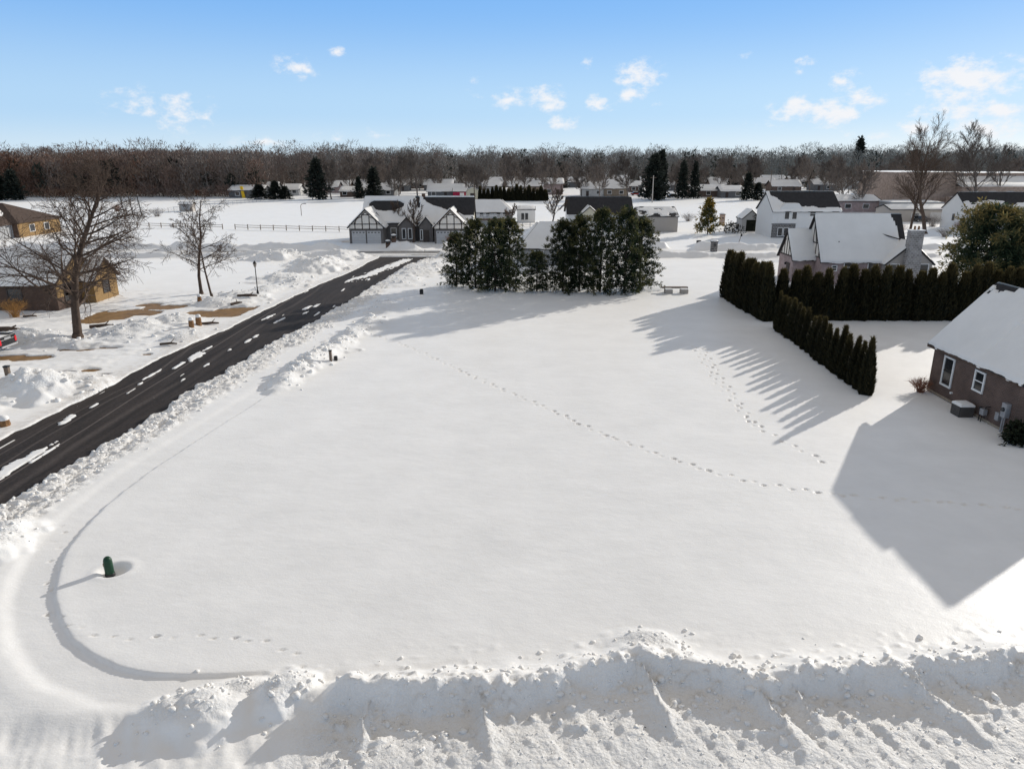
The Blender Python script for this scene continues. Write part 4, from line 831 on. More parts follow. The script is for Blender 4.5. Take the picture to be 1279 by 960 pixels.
# ---- half timbered double house across the street
h = empty('timbered_house', (-17.4, 128.5, 0), 'long half timbered double house with two front garages across the street', 'house')
def bare_duplex(s, t, n):
    a = 1.0*(((s-.21)/.15)**2+((t-.68)/.24)**2 < 1+.6*(n-.5))*(t < .86)
    b_ = 1.0*((s > .535) & (t < .985) & (t > .86-.62*np.clip((s-.55)/.38, 0, 1)**.8+.12*(n-.5)))
    c = 1.0*((s > .46+.06*(1-t)) & (s < .50+.04*(1-t)) & (t > .55))
    return a+b_+c
block(h, -9.3, 10.3, 1.5, 11.0, 3.5, 7.45, 'x', 'siding_dark', 'shingle', .4, snow=(bare_duplex, None), th=.2, seed=31, nuv=(110, 50), gov=.3)
for x0, x1, sd in ((-10.9, -5.0, 33), (3.9, 9.6, 36)):
    cx = (x0+x1)/2
    block(h, x0, x1, -2.4, 4.5, 3.0, 5.85, 'y', 'siding_dark', 'shingle' if sd == 33 else 'shingle_brown', .38, snow=((None), (lambda s, t, n: ((s > .2) & (s < .5) & (t > .42) & (t < .75)) * 1.0) if sd == 33 else (lambda s, t, n: ((s > .05) & (s < .7) & (t < .8) & (t > .12)) * 1.0)), th=.16, seed=sd, nuv=(20, 16), gov=.25)
    g_ = MB(); g_.poly([(x0+.05, -2.42, 2.55), (x1-.05, -2.42, 2.55), (x1-.05, -2.42, 3.0), (cx, -2.42, 5.62), (x0+.05, -2.42, 3.0)]); g_.build('gable_panel', M['stucco'], h)
    y = -2.42; T_ = [((x0, y, 2.5), (x1, y, 2.5)), ((x0+.1, y, 3.35), (x1-.1, y, 3.35))]
    for dx in (-1.9, -.62, .62, 1.9): T_.append(((cx+dx, y, 2.5), (cx+dx, y, 5.55-abs(dx)*.97)))
    T_ += [((cx-.62, y, 4.9), (cx+.62, y, 4.9)), ((cx-.55, y, 4.9), (cx, y, 5.4)), ((cx+.55, y, 4.9), (cx, y, 5.4))]
    for sx in (-1, 1):
        pr = None
        for k in range(6):
            an = k/5*math.pi/2; q_ = (cx+sx*(.7+1.15*math.sin(an)), y, 4.55-1.15*(1-math.cos(an)))
            if pr: T_.append((pr, q_))
            pr = q_
    timbers(h, T_, (0, -1, 0), .14)
    for dx in (-1.32, 1.32):
        gd_ = MB(); gd_.box(cx+dx-1.2, cx+dx+1.2, -2.47, -2.403, -.1, 2.2); go = gd_.build('garage_door', M['garage_door'], h)
        for k in range(4):
            mb = MB(); xx = cx+dx-.87+k*.58; mb.box(xx-.17, xx+.17, -2.49, -2.472, 1.86, 2.02); mb.build('door_window', M['glass'], go)
        mb = MB()
        for k in range(1, 4): mb.box(cx+dx-1.2, cx+dx+1.2, -2.482, -2.471, .52*k-.01, .52*k+.015)
        mb.build('door_seam', M['siding_grey'], go)
mb = MB(); mb.poly([(10.31, 1.55, .2), (10.31, 10.95, .2), (10.31, 10.95, 3.5), (10.31, 6.25, 7.2), (10.31, 1.55, 3.5)]); mb.build('end_wall', M['cream'], h)
# porches between the garages
for x0, x1 in ((-2.6, .2), (1.0, 3.4)):
    block(h, x0, x1, 0, 4.5, 2.9, 4.3, 'y', 'siding_dark', 'shingle', .25, snow=(None, lambda s, t, n: 1.0*(s < .6)), seed=40, nuv=(10, 8), gov=.2)
for a_ in (-1.75, -.65): window(h, 'S', 0, a_, 1.5, .55, 1.7)
window(h, 'S', 1.5, -3.8, 1.5, .9, 1.6); door(h, 'S', 0, 2.2, 1.0, 2.1, 'timber'); window(h, 'S', 0, 1.35, 1.3, .3, 1.6)
window(h, 'E', 10.31, 6.2, 1.8, 1.0, 1.3)
mb = MB(); mb.box(.9, 1.5, 6.0, 6.6, 7.0, 8.1); mb.build('chimney', M['brick_red'], h)

# ---- white two storey house with stone base
h = empty('white_house', (48.6, 136.0, 0), 'white two storey house with stone base and dark bare roof', 'house')
def bare_white(s, t, n): return 1.0*(t > .22+.62*np.exp(-((s-.02)/.16)**2)+.25*(n-.5))*(s > .05)
block(h, 0, 12.5, 0, 9.0, 5.0, 8.1, 'x', 'siding_white', 'shingle', .4, snow=(bare_white, None), th=.18, seed=51, nuv=(70, 34), gov=.25)
st = MB(); st.box(.02, 4.4, -.10, -.004, -.2, 2.45); st.box(-.1, 4.4, -.14, -.003, 2.453, 2.6); st.build('stone_base', M['stone_dark'], h)
dm = MB(); dm.poly([(1.0, -.06, 4.9), (5.6, -.06, 4.9), (5.6, -.06, 5.2), (4.6, -.06, 6.3), (2.2, -.06, 6.3), (1.0, -.06, 5.2)]); dm.prism([(1.0, -.06, 2.7), (5.6, -.06, 2.7), (5.6, -.003, 2.7), (1.0, -.003, 2.7)], [(1.0, -.06, 4.9), (5.6, -.06, 4.9), (5.6, -.003, 4.9), (1.0, -.003, 4.9)]); dm.prism([(1.0, -.05, 5.2), (2.2, -.05, 6.3), (4.6, -.05, 6.3), (5.6, -.05, 5.2)], [(1.0, 3.2, 5.2), (2.2, 3.6, 6.3), (4.6, 3.6, 6.3), (5.6, 3.2, 5.2)]); dm.build('dormer', M['siding_white'], h)
for a_ in (2.6, 4.0): window(h, 'S', -.06, a_, 4.2, .8, 1.5)
for a_ in (1.6, 2.7): window(h, 'S', -.10, a_, 1.1, .8, 1.4)
window(h, 'S', 0, 7.4, 4.4, 1.0, .8); window(h, 'S', 0, 9.5, 1.6, 1.4, 1.4); door(h, 'S', 0, 11.4, 1, 2.1, 'timber')
# ---- grey sheds, garage
h = empty('garden_shed', (47.0, 148.5, 0), 'small grey shed with near-black panel for its shaded open front beside the white house', 'shed')
block(h, 0, 3.6, 0, 4.0, 2.6, 4.2, 'y', 'siding_grey', 'shingle', .2, snow=(None, None), seed=61, nuv=(8, 6)); door(h, 'S', 0, 2.0, 2.4, 2.3, 'core', name='opening_panel')  # the open front is a near-black panel painting the shade inside
h = empty('grey_garage', (25.6, 147.0, 0), 'large plain grey garage with flat snowy roof right of the evergreens', 'garage')
block(h, 0, 7.9, 0, 9.0, 3.1, 4.6, 'x', 'siding_taupe', 'shingle', .2, snow=(lambda s, t, n: 1.0*(n > .60), None), seed=63, nuv=(30, 20), th=.1); door(h, 'E', 7.9, 4, 2.6, 2.2, 'garage_door')
h = empty('dark_roof_house', (11.9, 154.0, 0), 'low house with wide dark roof and small porch gable behind the evergreens', 'house')
block(h, 0, 13.4, 0, 8.5, 3.3, 6.3, 'x', 'siding_white', 'shingle', .4, snow=(False, None), seed=65, nuv=(20, 10))
block(h, 2.2, 6.4, -1.8, 3.5, 2.9, 4.7, 'y', 'cream', 'shingle', .3, snow=(None, None), seed=66, nuv=(8, 6))
for a_ in (3.2, 4.3, 5.4): window(h, 'S', -1.8, a_, 1.6, .7, 1.6)
window(h, 'S', 0, 9.5, 1.7, 1.2, 1.3)
h = empty('grey_roof_house', (1.2, 99.0, 0), 'low house with smooth snowy roof half hidden by the evergreens', 'house')
block(h, 0, 11.0, 0, 8.5, 2.6, 5.4, 'x', 'siding_grey', 'shingle', .5, hip=(2.5, 0), snow=(None, None), seed=68, nuv=(30, 14), th=.2)
for a_ in (2.5, 5.5, 8.5): window(h, 'S', 0, a_, 1.4, 1.2, 1.2)
h = empty('deck_house', (-8.0, 163.0, 0), 'snowy roofed house with dark red deck behind the timbered house', 'house')
block(h, 0, 8.2, 0, 8.0, 3.0, 5.2, 'x', 'siding_white', 'shingle', .5, hip=(0, 2.5), snow=(None, None), seed=70, nuv=(16, 10))
mb = MB(); mb.box(0, 8.2, -3.0, -.01, 1.3, 1.55); mb.build('deck', M['brick_red'], h)
mb = MB(); mb.box(0, 8.2, -3.05, -2.95, 2.35, 2.45)
for k in range(28): mb.box(.05+k*.3, .10+k*.3, -3.03, -2.97, 1.553, 2.347)
mb.build('railing', M['white'], h)
for a_ in (1.2, 2.6, 5.0, 6.4): window(h, 'S', 0, a_, 2.3, .8, .7)
mb = MB(); [mb.box(x_, x_+.2, -3.0, -2.8, -.3, 1.297) for x_ in (0, 4, 8)]; mb.build('deck_post', M['brick_red'], h)
h = empty('white_cabin', (1.2, 170.0, 0), 'small white building with double window right of the deck house', 'house')
block(h, 0, 4.2, 0, 4.0, 2.9, 3.5, 'x', 'siding_white', 'shingle', .1, snow=(None, None), seed=72, nuv=(8, 6)); window(h, 'S', 0, 1.3, 1.4, .7, 1.5); window(h, 'S', 0, 2.2, 1.4, .7, 1.5)
# ---- house with steep white gable at right
h = empty('gabled_house', (93.5, 150.0, 0), 'white gabled house with dark upper roof at the right edge', 'house')
block(h, 0, 22, 0, 9, 4.2, 7.4, 'x', 'siding_white', 'shingle', .3, snow=(lambda s, t, n: 1.0*(t > .42+.45*(n-.5)), None), seed=75, nuv=(60, 30), gov=.2)
block(h, 2.4, 8.4, -2.5, 4, 3.4, 5.9, 'y', 'siding_white', 'shingle', .3, snow=(None, None), seed=77, nuv=(10, 8))
window(h, 'S', -2.5, 5.4, 2.0, 1.2, 1.3); window(h, 'S', 0, 12, 2.2, 1.2, 1.4); window(h, 'W', 0, 4.5, 2.4, 1.0, 1.4)
# ---- left brick house behind the big tree
h = empty('gable_house', (-44.0, 68.2, 0), 'brown brick house with ochre sunlit gable and snowy roof behind the big tree', 'house')
block(h, -24, 0, 0, 7.8, 2.75, 5.1, 'x', 'brick_red', 'shingle_brown', .5, snow=(None, None), th=.2, seed=80, nuv=(40, 14), gov=.3)
g_ = MB(); g_.poly([(.02, .05, 1.2), (.02, 7.75, 1.2), (.02, 7.75, 2.75), (.02, 3.9, 4.95), (.02, .05, 2.75)]); g_.build('gable_panel', M['yellow'], h)
block(h, .03, 1.4, 4.0, 8.4, 2.5, 4.3, 'x', 'yellow', 'shingle_brown', .4, snow=(None, None), th=.18, seed=82, nuv=(10, 8), gov=.3)
window(h, 'E', 0, 1.9, 1.5, 1.3, 1.5, frame='timber'); window(h, 'E', 1.4, 6.2, 1.4, 1.1, 1.2, frame='timber')
for a_ in (-4, -9, -14): window(h, 'S', 0, a_, 1.5, 1.3, 1.2, frame='timber')
mb = MB(); mb.box(-.5, .35, -.62, -.5, 2.35, 2.5); mb.box(.28, .36, -.4, 4.0, 2.4, 2.5); mb.build('fascia', M['timber'], h)
# ---- far left house
h = empty('hip_house', (-117, 136.0, 0), 'low house with brown hipped roof and ochre end wall at far left', 'house')
block(h, 0, 24.5, 0, 13.0, 2.9, 5.9, 'x', 'yellow', 'shingle_brown', .5, hip=(6, 6.5), snow=(False, False), seed=85)
wl = MB(); wl.box(0, 24.5, -.08, -.003, -.2, 2.7); wl.build('brick_front', M['brick_red'], h)
block(h, 12, 23.5, -4.0, 5, 2.7, 5.0, 'y', 'siding_grey', 'shingle_brown', .5, hip=(4.5, 0), snow=(None, lambda s, t, n: 1.0*(t < .62+.3*(n-.5))), th=.25, seed=86, nuv=(14, 10))
window(h, 'E', 24.5, 4, 1.5, 1.4, 1.2); window(h, 'E', 24.5, 8.5, 1.5, 1.4, 1.2); window(h, 'S', -4, 22.5, 1.4, 1.2, 1.2)
# ---- brown school building
h = empty('school_building', (110.5, 214.0, 0), 'large brown brick school with flat roofs and a snowy lower wing', 'building')
def flatbox(x0, x1, y0, y1, z, wall='brick_school', sl=0):
    w = MB(); w.box(x0, x1, y0, y1, -.3, z); w.build('wall', M[wall], h)
    r_ = MB(); r_.box(x0-.15, x1+.15, y0-.15, y1+.15, z+.003, z+.35); ro = r_.build('roof', M['brick_school'], h); slope_snow(ro, (x0, y0, z+.36), (x1, y0, z+.36), (x1, y1, z+.36+sl), (x0, y1, z+.36+sl), 12, 8, .15, seed=int(x0))
flatbox(0, 18, 0, 22, 10.2); flatbox(18.05, 50, 6, 24, 9.9); flatbox(18.06, 48, -3, 5.9, 6.3, sl=2.6); flatbox(14, 55, -12, -3.1, 3.6)
for k in range(7): window(h, 'S', -12, 18+k*5, 1.8, 1.8, 1.2)
for k in range(5): window(h, 'S', -3, 22+k*5, 4.9, 1.8, .8)
h = empty('pink_brick_building', (81, 205, 0), 'low pink brick building with snowy roof behind the white house', 'building')
block(h, 0, 22, 0, 10, 3.0, 4.4, 'x', 'brick_pink', 'shingle', .4, snow=(None, None), seed=90, nuv=(16, 8))
for k in range(4): window(h, 'S', 0, 3+k*5, 1.6, 1.6, 1.1)
h = empty('carport', (101.5, 196, 0), 'grey open carport with flat snowy roof beside the school', 'carport')
mb = MB(); mb.box(0, 14, 0, 7, 2.9, 3.2); r_ = mb.build('roof', M['siding_grey'], h); slope_snow(r_, (0, 0, 3.2), (14, 0, 3.2), (14, 7, 3.2), (0, 7, 3.2), 12, 6, .2)
for x_ in (.1, 4.5, 9, 13.7):
    for y_ in (.1, 6.7): mb = MB(); mb.box(x_, x_+.2, y_, y_+.2, -.3, 2.9); mb.build('post', M['siding_grey'], h)
mb = MB(); mb.box(.3, 13.7, 6.5, 6.68, -.3, 2.9); mb.build('back_wall', M['siding_grey'], h)
h = empty('long_shed', (97, 160, 0), 'long low grey shed with snow lined roof right of the big trunk', 'shed')
h.location = (89.0, 172.0, 0); block(h, 0, 19, 0, 7, 2.8, 3.7, 'x', 'siding_taupe', 'shingle', .2, snow=(None, None), seed=93, nuv=(12, 8)); window(h, 'S', 0, 6, 1.5, 1.6, .9); door(h, 'S', 0, 11, 3, 2.2, 'garage_door')

# ---- distant houses
def far_house(u, v, wpx, ze, rise, wall, label, depth=9, axis_='x', bare=None, gx_=0):
    x, y = P(u, v); sc_ = y/(FPX*.98); w = wpx*sc_
    wall = {'siding_white': ['far_white', 'far_tan', 'far_grey'][int(u) % 3], 'siding_grey': 'far_grey', 'siding_taupe': 'far_brown'}.get(wall, wall); ze *= .9; rise *= .9
    o = empty('distant_house', (x, y, 0), label, 'house', 'distant houses with snowy roofs')
    block(o, -w/2, w/2, 0, depth, ze, ze+rise, axis_, wall, 'shingle', .6, snow=(bare, None), seed=int(u) % 50, nuv=(16, 8), th=.3)
    n = max(2, int(w/4.5))
    for k in range(n): window(o, 'S', 0, -w/2+w*(k+.5)/n, 1.5, 1.5, 1.2, bars=False, fw=.14) if (k+int(u)) % 3 else door(o, 'S', 0, -w/2+w*(k+.5)/n, 1.1, 2.1, 'timber')
    return o
fh = [(308, 247, 40, 3.2, 1.6, 'siding_grey', 'long low grey building with white roof and yellow panel far left'), (339, 245, 12, 3.5, 2.2, 'siding_white', 'small white house peeping over conifers left of the field spruce'), (363, 244, 20, 2.6, 2.0, 'siding_white', 'low white house between the small conifers and the field spruce'),
  (423, 240, 26, 3.0, 2.2, 'brick_red', 'snowy roofed brick house right of the field spruce'), (437, 246, 22, 2.4, 1.6, 'siding_taupe', 'tiny house below the brick one right of the field spruce'), (470, 245, 44, 2.8, 2.4, 'siding_grey', 'long snowy ranch house left of the wide pale limbed tree'), (497, 239, 26, 3.2, 2.4, 'siding_white', 'second row snowy house behind the long ranch'),
  (557, 247, 42, 2.8, 2.6, 'siding_grey', 'grey house left of the red shed'), (548, 238, 34, 3.0, 2.4, 'siding_white', 'far house above the grey one beside the red shed'), (606, 240, 40, 3.0, 2.2, 'siding_white', 'wide low snowy roof behind the far arborvitae row, left part'), (628, 234, 30, 3.2, 2.2, 'siding_taupe', 'higher snowy roof behind the far arborvitae row'), (655, 240, 38, 3.0, 2.2, 'siding_white', 'wide low snowy roof behind the far arborvitae row, right part'),
  (692, 243, 22, 5.0, 2.0, 'brick_pink', 'two storey pink house at the end of the arborvitae row'), (741, 245, 26, 3.4, 2.6, 'siding_white', 'left of two white houses above the wide dark roof'), (769, 245, 28, 3.6, 3.2, 'siding_white', 'right and taller of two white houses above the wide dark roof'), (796, 240, 16, 3, 2, 'siding_taupe', 'small house left of the widest dark spruce'),
  (841, 238, 22, 3, 2, 'siding_grey', 'snowy house behind the two slim spruces'), (885, 246, 42, 2.8, 2.0, 'siding_taupe', 'long ranch house with snowy roof left of the columnar conifer'), (915, 247, 26, 2.8, 1.8, 'siding_grey', 'darker ranch wing beside the columnar conifer'), (880, 233, 40, 3, 2, 'siding_white', 'second row of snow roof above the long ranch'), (918, 232, 34, 3, 2.4, 'siding_grey', 'dark gabled house above the ranch wing'),
  (955, 236, 28, 3.2, 2.4, 'siding_white', 'snowy house above the white two storey house'), (983, 240, 34, 3.0, 2.6, 'siding_taupe', 'hip roofed snowy house left of the low branching tree'), (1003, 232, 30, 3.2, 2.2, 'siding_white', 'snowy roof behind the low branching tree'), (1035, 238, 34, 3.2, 2.2, 'siding_grey', 'snowy roof right of the low branching tree'), (1080, 236, 40, 3.2, 2.4, 'siding_white', 'long snowy roof left of the school'), (1100, 242, 24, 3.0, 2.0, 'siding_grey', 'small snowy roof touching the school corner')]
bh = sorted([(640, 233), (668, 236), (716, 234), (776, 232), (812, 234), (862, 230), (902, 237), (941, 233), (968, 230), (1018, 229), (1058, 233), (1092, 230), (520, 235), (447, 238), (408, 241)])
for i, (u, v) in enumerate(bh):
    o = far_house(u, v, random.uniform(16, 30), random.uniform(2.8, 3.6), random.uniform(1.8, 2.8), random.choice(['siding_white', 'siding_grey', 'siding_taupe', 'brick_pink', 'siding_taupe']), f'{lefts(i, len(bh))} of the small back row houses half hidden by bare trees'); o['group'] = 'back row houses behind bare trees'
for f_ in fh:
    o = far_house(*f_)
    if f_[0] == 308:
        mb = MB(); mb.prism([(-1.4, -.4, -.1), (-.2, -.4, -.1), (-.2, -.05, -.1), (-1.4, -.05, -.1)], [(-1.9, -.4, 4.3), (-.9, -.4, 4.3), (-.9, -.05, 4.3), (-1.9, -.05, 4.3)]); mb.build('yellow_panel', M['yellow_paint'], o)
x, y = P(575, 247.5); h = empty('red_shed', (x, y, 0), 'bright red shed with snowy roof in the far yards', 'shed'); block(h, -2.6, 2.6, 0, 4, 2.5, 3.6, 'x', 'red_paint', 'shingle', .3, snow=(None, None), nuv=(8, 6)); door(h, 'S', 0, .8, 1.6, 2, 'white')
x, y = P(591, 249); h = empty('barn_shed', (x, y, 0), 'tan round roofed shed next to the red shed', 'shed')
mb = MB(); pr = [(-2.4, -.2), (2.4, -.2), (2.5, 2.0), (2.0, 3.4), (0, 4.2), (-2.0, 3.4), (-2.5, 2.0)]; mb.prism([(a_, 0, z_) for a_, z_ in reversed(pr)], [(a_, 4, z_) for a_, z_ in reversed(pr)]); mb.build('wall', M['cream'], h)
mb = MB(); mb.prism([(-2.6, -.2, 2.05), (-2.1, -.2, 3.5), (0, -.2, 4.33), (2.1, -.2, 3.5), (2.6, -.2, 2.05), (2.1, -.2, 3.45), (0, -.2, 4.23), (-2.1, -.2, 3.45)], [(-2.6, 4.2, 2.05), (-2.1, 4.2, 3.5), (0, 4.2, 4.33), (2.1, 4.2, 3.5), (2.6, 4.2, 2.05), (2.1, 4.2, 3.45), (0, 4.2, 4.23), (-2.1, 4.2, 3.45)]); mb.build('roof', M['roof_snow'], h)
door(h, 'S', 0, 0, 1.8, 2.2, 'timber')

# ================================================================== STREET FURNITURE AND SMALL THINGS
x, y = P(323, 371); t = empty('street_lamp', at_ground(x, y), 'black post lamp with lantern standing left of the road', 'street lamp')
mb = MB(); mb.lathe([(.13, -.3), (.13, .25), (.08, .35), (.055, .5), (.045, 2.75), (.07, 2.8), (.03, 2.86)], 10); mb.build('post', M['black_metal'], t, True)
mb = MB(); mb.lathe([(.09, 2.86), (.17, 3.2)], 8); ln_ = mb.build('lantern', M['lamp_glass'], t)
mb = MB(); mb.lathe([(.23, 3.2), (.20, 3.24), (.08, 3.42), (.02, 3.5)], 8); mb.build('cap', M['black_metal'], ln_)
mb = MB(); [mb.tube((.1*math.cos(a_), .1*math.sin(a_), 2.86), (.185*math.cos(a_), .185*math.sin(a_), 3.2), .012) for a_ in (.4, 1.97, 3.54, 5.1)]; mb.build('lantern_frame', M['black_metal'], ln_)
x, y = P(137, 713); t = empty('cable_pedestal', (x, y, gh(x, y)-.06), 'green domed cable pedestal standing in a snow hollow', 'pedestal')
mb = MB(); mb.lathe([(.17, -.1), (.17, .16), (.155, .18)], 18); mb.build('base', M['black_metal'], t, True)
mb = MB(); mb.lathe([(.150, .18), (.148, .62), (.14, .70), (.115, .77), (.07, .815), (.01, .83)], 20); mb.build('dome', M['green_plastic'], t, True)
mb = MB(); mb.box(-.152, -.13, -.07, .03, .47, .58); mb.build('plate', M['log'], t)
mb = MB(); mb.box(-.158, -.131, -.05, .02, .38, .45); mb.build('sticker', M['white'], t)
x, y = P(414, 454); t = empty('utility_stake', at_ground(x, y), 'grey green square utility post by the roadside snow heap', 'utility post')
mb = MB(); mb.box(-.09, .09, -.08, .08, -.2, .72); mb.build('post', M['wood_post'], t, bevel=.02); mb = MB(); mb.box(-.11, .11, -.1, .1, .72, .79); mb.build('cap', M['black_metal'], t)
x, y = P(420, 450); t = empty('utility_box', at_ground(x, y), 'small dark box beside the grey green utility post', 'utility box'); mb = MB(); mb.box(-.12, .12, -.1, .1, -.2, .24); mb.prism([(-.14, -.12, .24), (.14, -.12, .24), (.14, .12, .24), (-.14, .12, .24)], [(-.09, -.08, .33), (.09, -.08, .33), (.09, .08, .33), (-.09, .08, .33)]); mb.build('casing', M['black_metal'], t, bevel=.02)
x, y = P(527, 367); t = empty('utility_box', at_ground(x, y), 'lone dark utility box in the shadow left of the evergreens', 'utility box'); mb = MB(); mb.box(-.19, .19, -.16, .16, -.2, .42); mb.prism([(-.21, -.18, .42), (.21, -.18, .42), (.21, .18, .42), (-.21, .18, .42)], [(-.13, -.1, .56), (.13, -.1, .56), (.13, .1, .56), (-.13, .1, .56)]); mb.build('casing', M['black_metal'], t, bevel=.03)
x, y = P(11, 471); t = empty('utility_stake', (x, y, gh(x, y)), 'weathered square post on the big left snow heap', 'utility post'); mb = MB(); mb.box(-.15, .15, -.12, .12, -.3, .7); mb.build('post', M['wood_post'], t, bevel=.02); mb = MB(); mb.box(-.17, .17, -.14, .14, .7, .8); mb.build('cap', M['black_metal'], t)
def stump(u, v, Hh, r0, lab, sd):
    x, y = P(u, v); t = empty('rock_pier', at_ground(x, y), lab, 'stone pier'); mb = MB(); r = random.Random(sd); prof = [(r0*r.uniform(.9, 1.1), -.2), (r0*1.05, Hh*.3), (r0*r.uniform(.85, 1.05), Hh*.7), (r0*.9, Hh)]; mb.lathe(prof, 9)
    mb.build('pier', M['log'], t); mb = MB(); mb.lathe([(r0*.95, Hh), (r0*1.0, Hh+.1), (r0*.7, Hh+.22), (.01, Hh+.26)], 9); mb.build('snow_cap', M['roof_snow'], t, True)
stump(240, 410, .6, .22, 'left of two orange brown stubs capped with snow by the drive', 1); stump(249, 406, .7, .24, 'right and taller of two orange brown stubs capped with snow', 2)
stump(6, 530, .35, .28, 'low brown stub at the left picture edge by the road', 3); stump(250, 377, .5, .22, 'dark stub at the foot of the slim bare trees', 4)
def log(u, v, L_, r0, ang, lab):
    x, y = P(u, v); t = empty('fallen_log', (x, y, gh(x, y)+.08), lab, 'log', rz=ang); mb = MB(); mb.tube((-L_/2, 0, 0), (L_*.1, .06, .05), r0, r0*.9); mb.tube((L_*.1, .06, .05), (L_/2, -.04, .02), r0*.9, r0*.55); mb.build('trunk', M['bark'], t); mb = MB(); mb.tube((L_*.1, .05, .05), (L_*.25, .5, .3), r0*.4, r0*.2); mb.build('branch', M['bark'], t)
log(128, 410, 1.9, .16, .3, 'brown log lying in the snow right of the big tree'); log(310, 375, 2.0, .16, .1, 'dark log in the heap below the street lamp'); log(296, 381, 1.2, .14, .9, 'short brown log by the drive edge'); log(262, 404, 1.6, .12, .2, 'thin log beside the two snow capped stubs'); log(211, 431, 1.3, .1, .15, 'thin dark branch on the snow near the road'); log(8, 413, 2.4, .28, 0, 'thick dark log at the far left below the tan shrub'); log(38, 396, 1.2, .1, .1, 'twig in the left yard snow')
# picnic bench
x, y = P(845, 366); t = empty('picnic_bench', at_ground(x, y), 'low bench of two pale blocks and a dark plank in the snow', 'bench')
for sx in (-1, 1): mb = MB(); mb.box(sx*.85-.42, sx*.85+.42, -.35, .35, -.2, .42); bl = mb.build('block', M['siding_taupe'], t, bevel=.04); mb = MB(); mb.box(sx*.85-.4, sx*.85+.4, -.33, .33, .423, .52); mb.build('snow_cap', M['roof_snow'], bl, bevel=.04)
mb = MB(); mb.box(-1.5, 1.4, .5, .9, .45, .6); mb.build('plank', M['wood_post'], t)
for sx in (-1.1, 1.0): mb = MB(); mb.box(sx-.08, sx+.08, .6, .8, -.2, .45); mb.build('leg', M['wood_post'], t)
# white rail fence
x, y = P(644, 287); t = empty('rail_fence', (x, y, 0), 'short white rail fence in the yard behind the evergreens', 'fence')
for k in range(4): mb = MB(); mb.box(k*1.55-.06, k*1.55+.06, -.06, .06, -.2, 1.6); mb.build('post', M['grey_metal'], t)
for z_ in (.5, 1.0, 1.5): mb = MB(); mb.box(.06, 4.65, -.03, .03, z_, z_+.07); mb.build('rail', M['grey_metal'], t)
# split rail fence over the field
a_, b_ = P(128, 283), P(441, 289.5); L_ = math.hypot(b_[0]-a_[0], b_[1]-a_[1]); ang = math.atan2(b_[1]-a_[1], b_[0]-a_[0])
t = empty('split_rail_fence', (a_[0], a_[1], 0), 'dark split rail fence crossing the snowy field', 'fence', rz=ang); n = 20
for k in range(n+1): mb = MB(); mb.box(k*L_/n-.065, k*L_/n+.065, -.06, .06, -.2, 1.1); mb.build('post', M['wood_post'], t)
for z_ in (.45, .88):
    for k in range(n):
        if k == 10: continue
        mb = MB(); mb.tube((k*L_/n+.1, 0, z_+.04), ((k+1)*L_/n-.1, 0, z_-.02), .05, .05, 6); mb.build('rail', M['wood_post'], t)
# low mesh fence further back
a_, b_ = P(172, 270), P(330, 251); L_ = math.hypot(b_[0]-a_[0], b_[1]-a_[1]); ang = math.atan2(b_[1]-a_[1], b_[0]-a_[0]); t = empty('mesh_fence', (a_[0], a_[1], 0), 'low grey mesh fence at the back of the ball field', 'fence', rz=ang); n = 26
for k in range(n+1): mb = MB(); mb.tube((k*L_/n, 0, -.2), (k*L_/n, 0, 1.3), .05); mb.build('post', M['grey_metal'], t)
mb = MB(); mb.tube((0, 0, 1.3), (L_, 0, 1.3), .035); mb.build('top_rail', M['grey_metal'], t)
mb = MB()
for k in range(int(L_/.7)): mb.tube((k*.7, 0, 0), (min(k*.7+1.3, L_), 0, 1.28), .012, n=3, cap=False); mb.tube((min(k*.7+1.3, L_), 0, 0), (k*.7, 0, 1.28), .012, n=3, cap=False)
mb.build('mesh', M['grey_metal'], t)
x, y = P(157, 272); t = empty('backstop', (x, y, 0), 'tall ball field backstop of three dark poles', 'backstop')
for k in range(3): mb = MB(); mb.tube((k*1.9, k*.5, -.2), (k*1.9-.6, k*.5, 5.4), .12); mb.build('pole', M['black_metal'], t)
mb = MB(); [mb.tube((-.06-z_*.11, 0, z_), (3.8-z_*.11, 1.0, z_), .03) for z_ in (.4, 1.8, 3.4, 5.2)]; mb.build('crossbar', M['black_metal'], t)
mb = MB()
for k in range(16): mb.tube((k*.25, k*.066, 0), (k*.25-.55, k*.066, 5.2), .008, n=3, cap=False)
mb.build('netting', M['grey_metal'], t)
x, y = P(233, 264); t = empty('dugout', (x, y, 0), 'small dugout shed with dark roof in the ball field', 'shed'); block(t, -1.8, 1.8, 0, 2.2, 2.0, 2.5, 'x', 'siding_taupe', 'shingle', .3, snow=(None, None)); door(t, 'S', 0, 0, 2.4, 1.2, 'siding_grey', .5, 'opening_panel')
x, y = P(377, 269); t = empty('gooseneck_pole', (x, y, 0), 'dark gooseneck pole alone in the snowy field', 'pole'); mb = MB(); mb.tube((0, 0, -.2), (0, 0, 2.4), .08); pr = (0, 0, 2.4)
for k in range(1, 6): an = k/5*1.4; q_ = (.9*(1-math.cos(an)), 0, 2.4+.9*math.sin(an)*.7); mb.tube(pr, q_, .07); pr = q_
mb.build('pole', M['wood_post'], t, True); mb = MB(); mb.box(pr[0], pr[0]+.7, -.15, .15, pr[2]-.08, pr[2]+.08); mb.build('lamp_head', M['black_metal'], t)
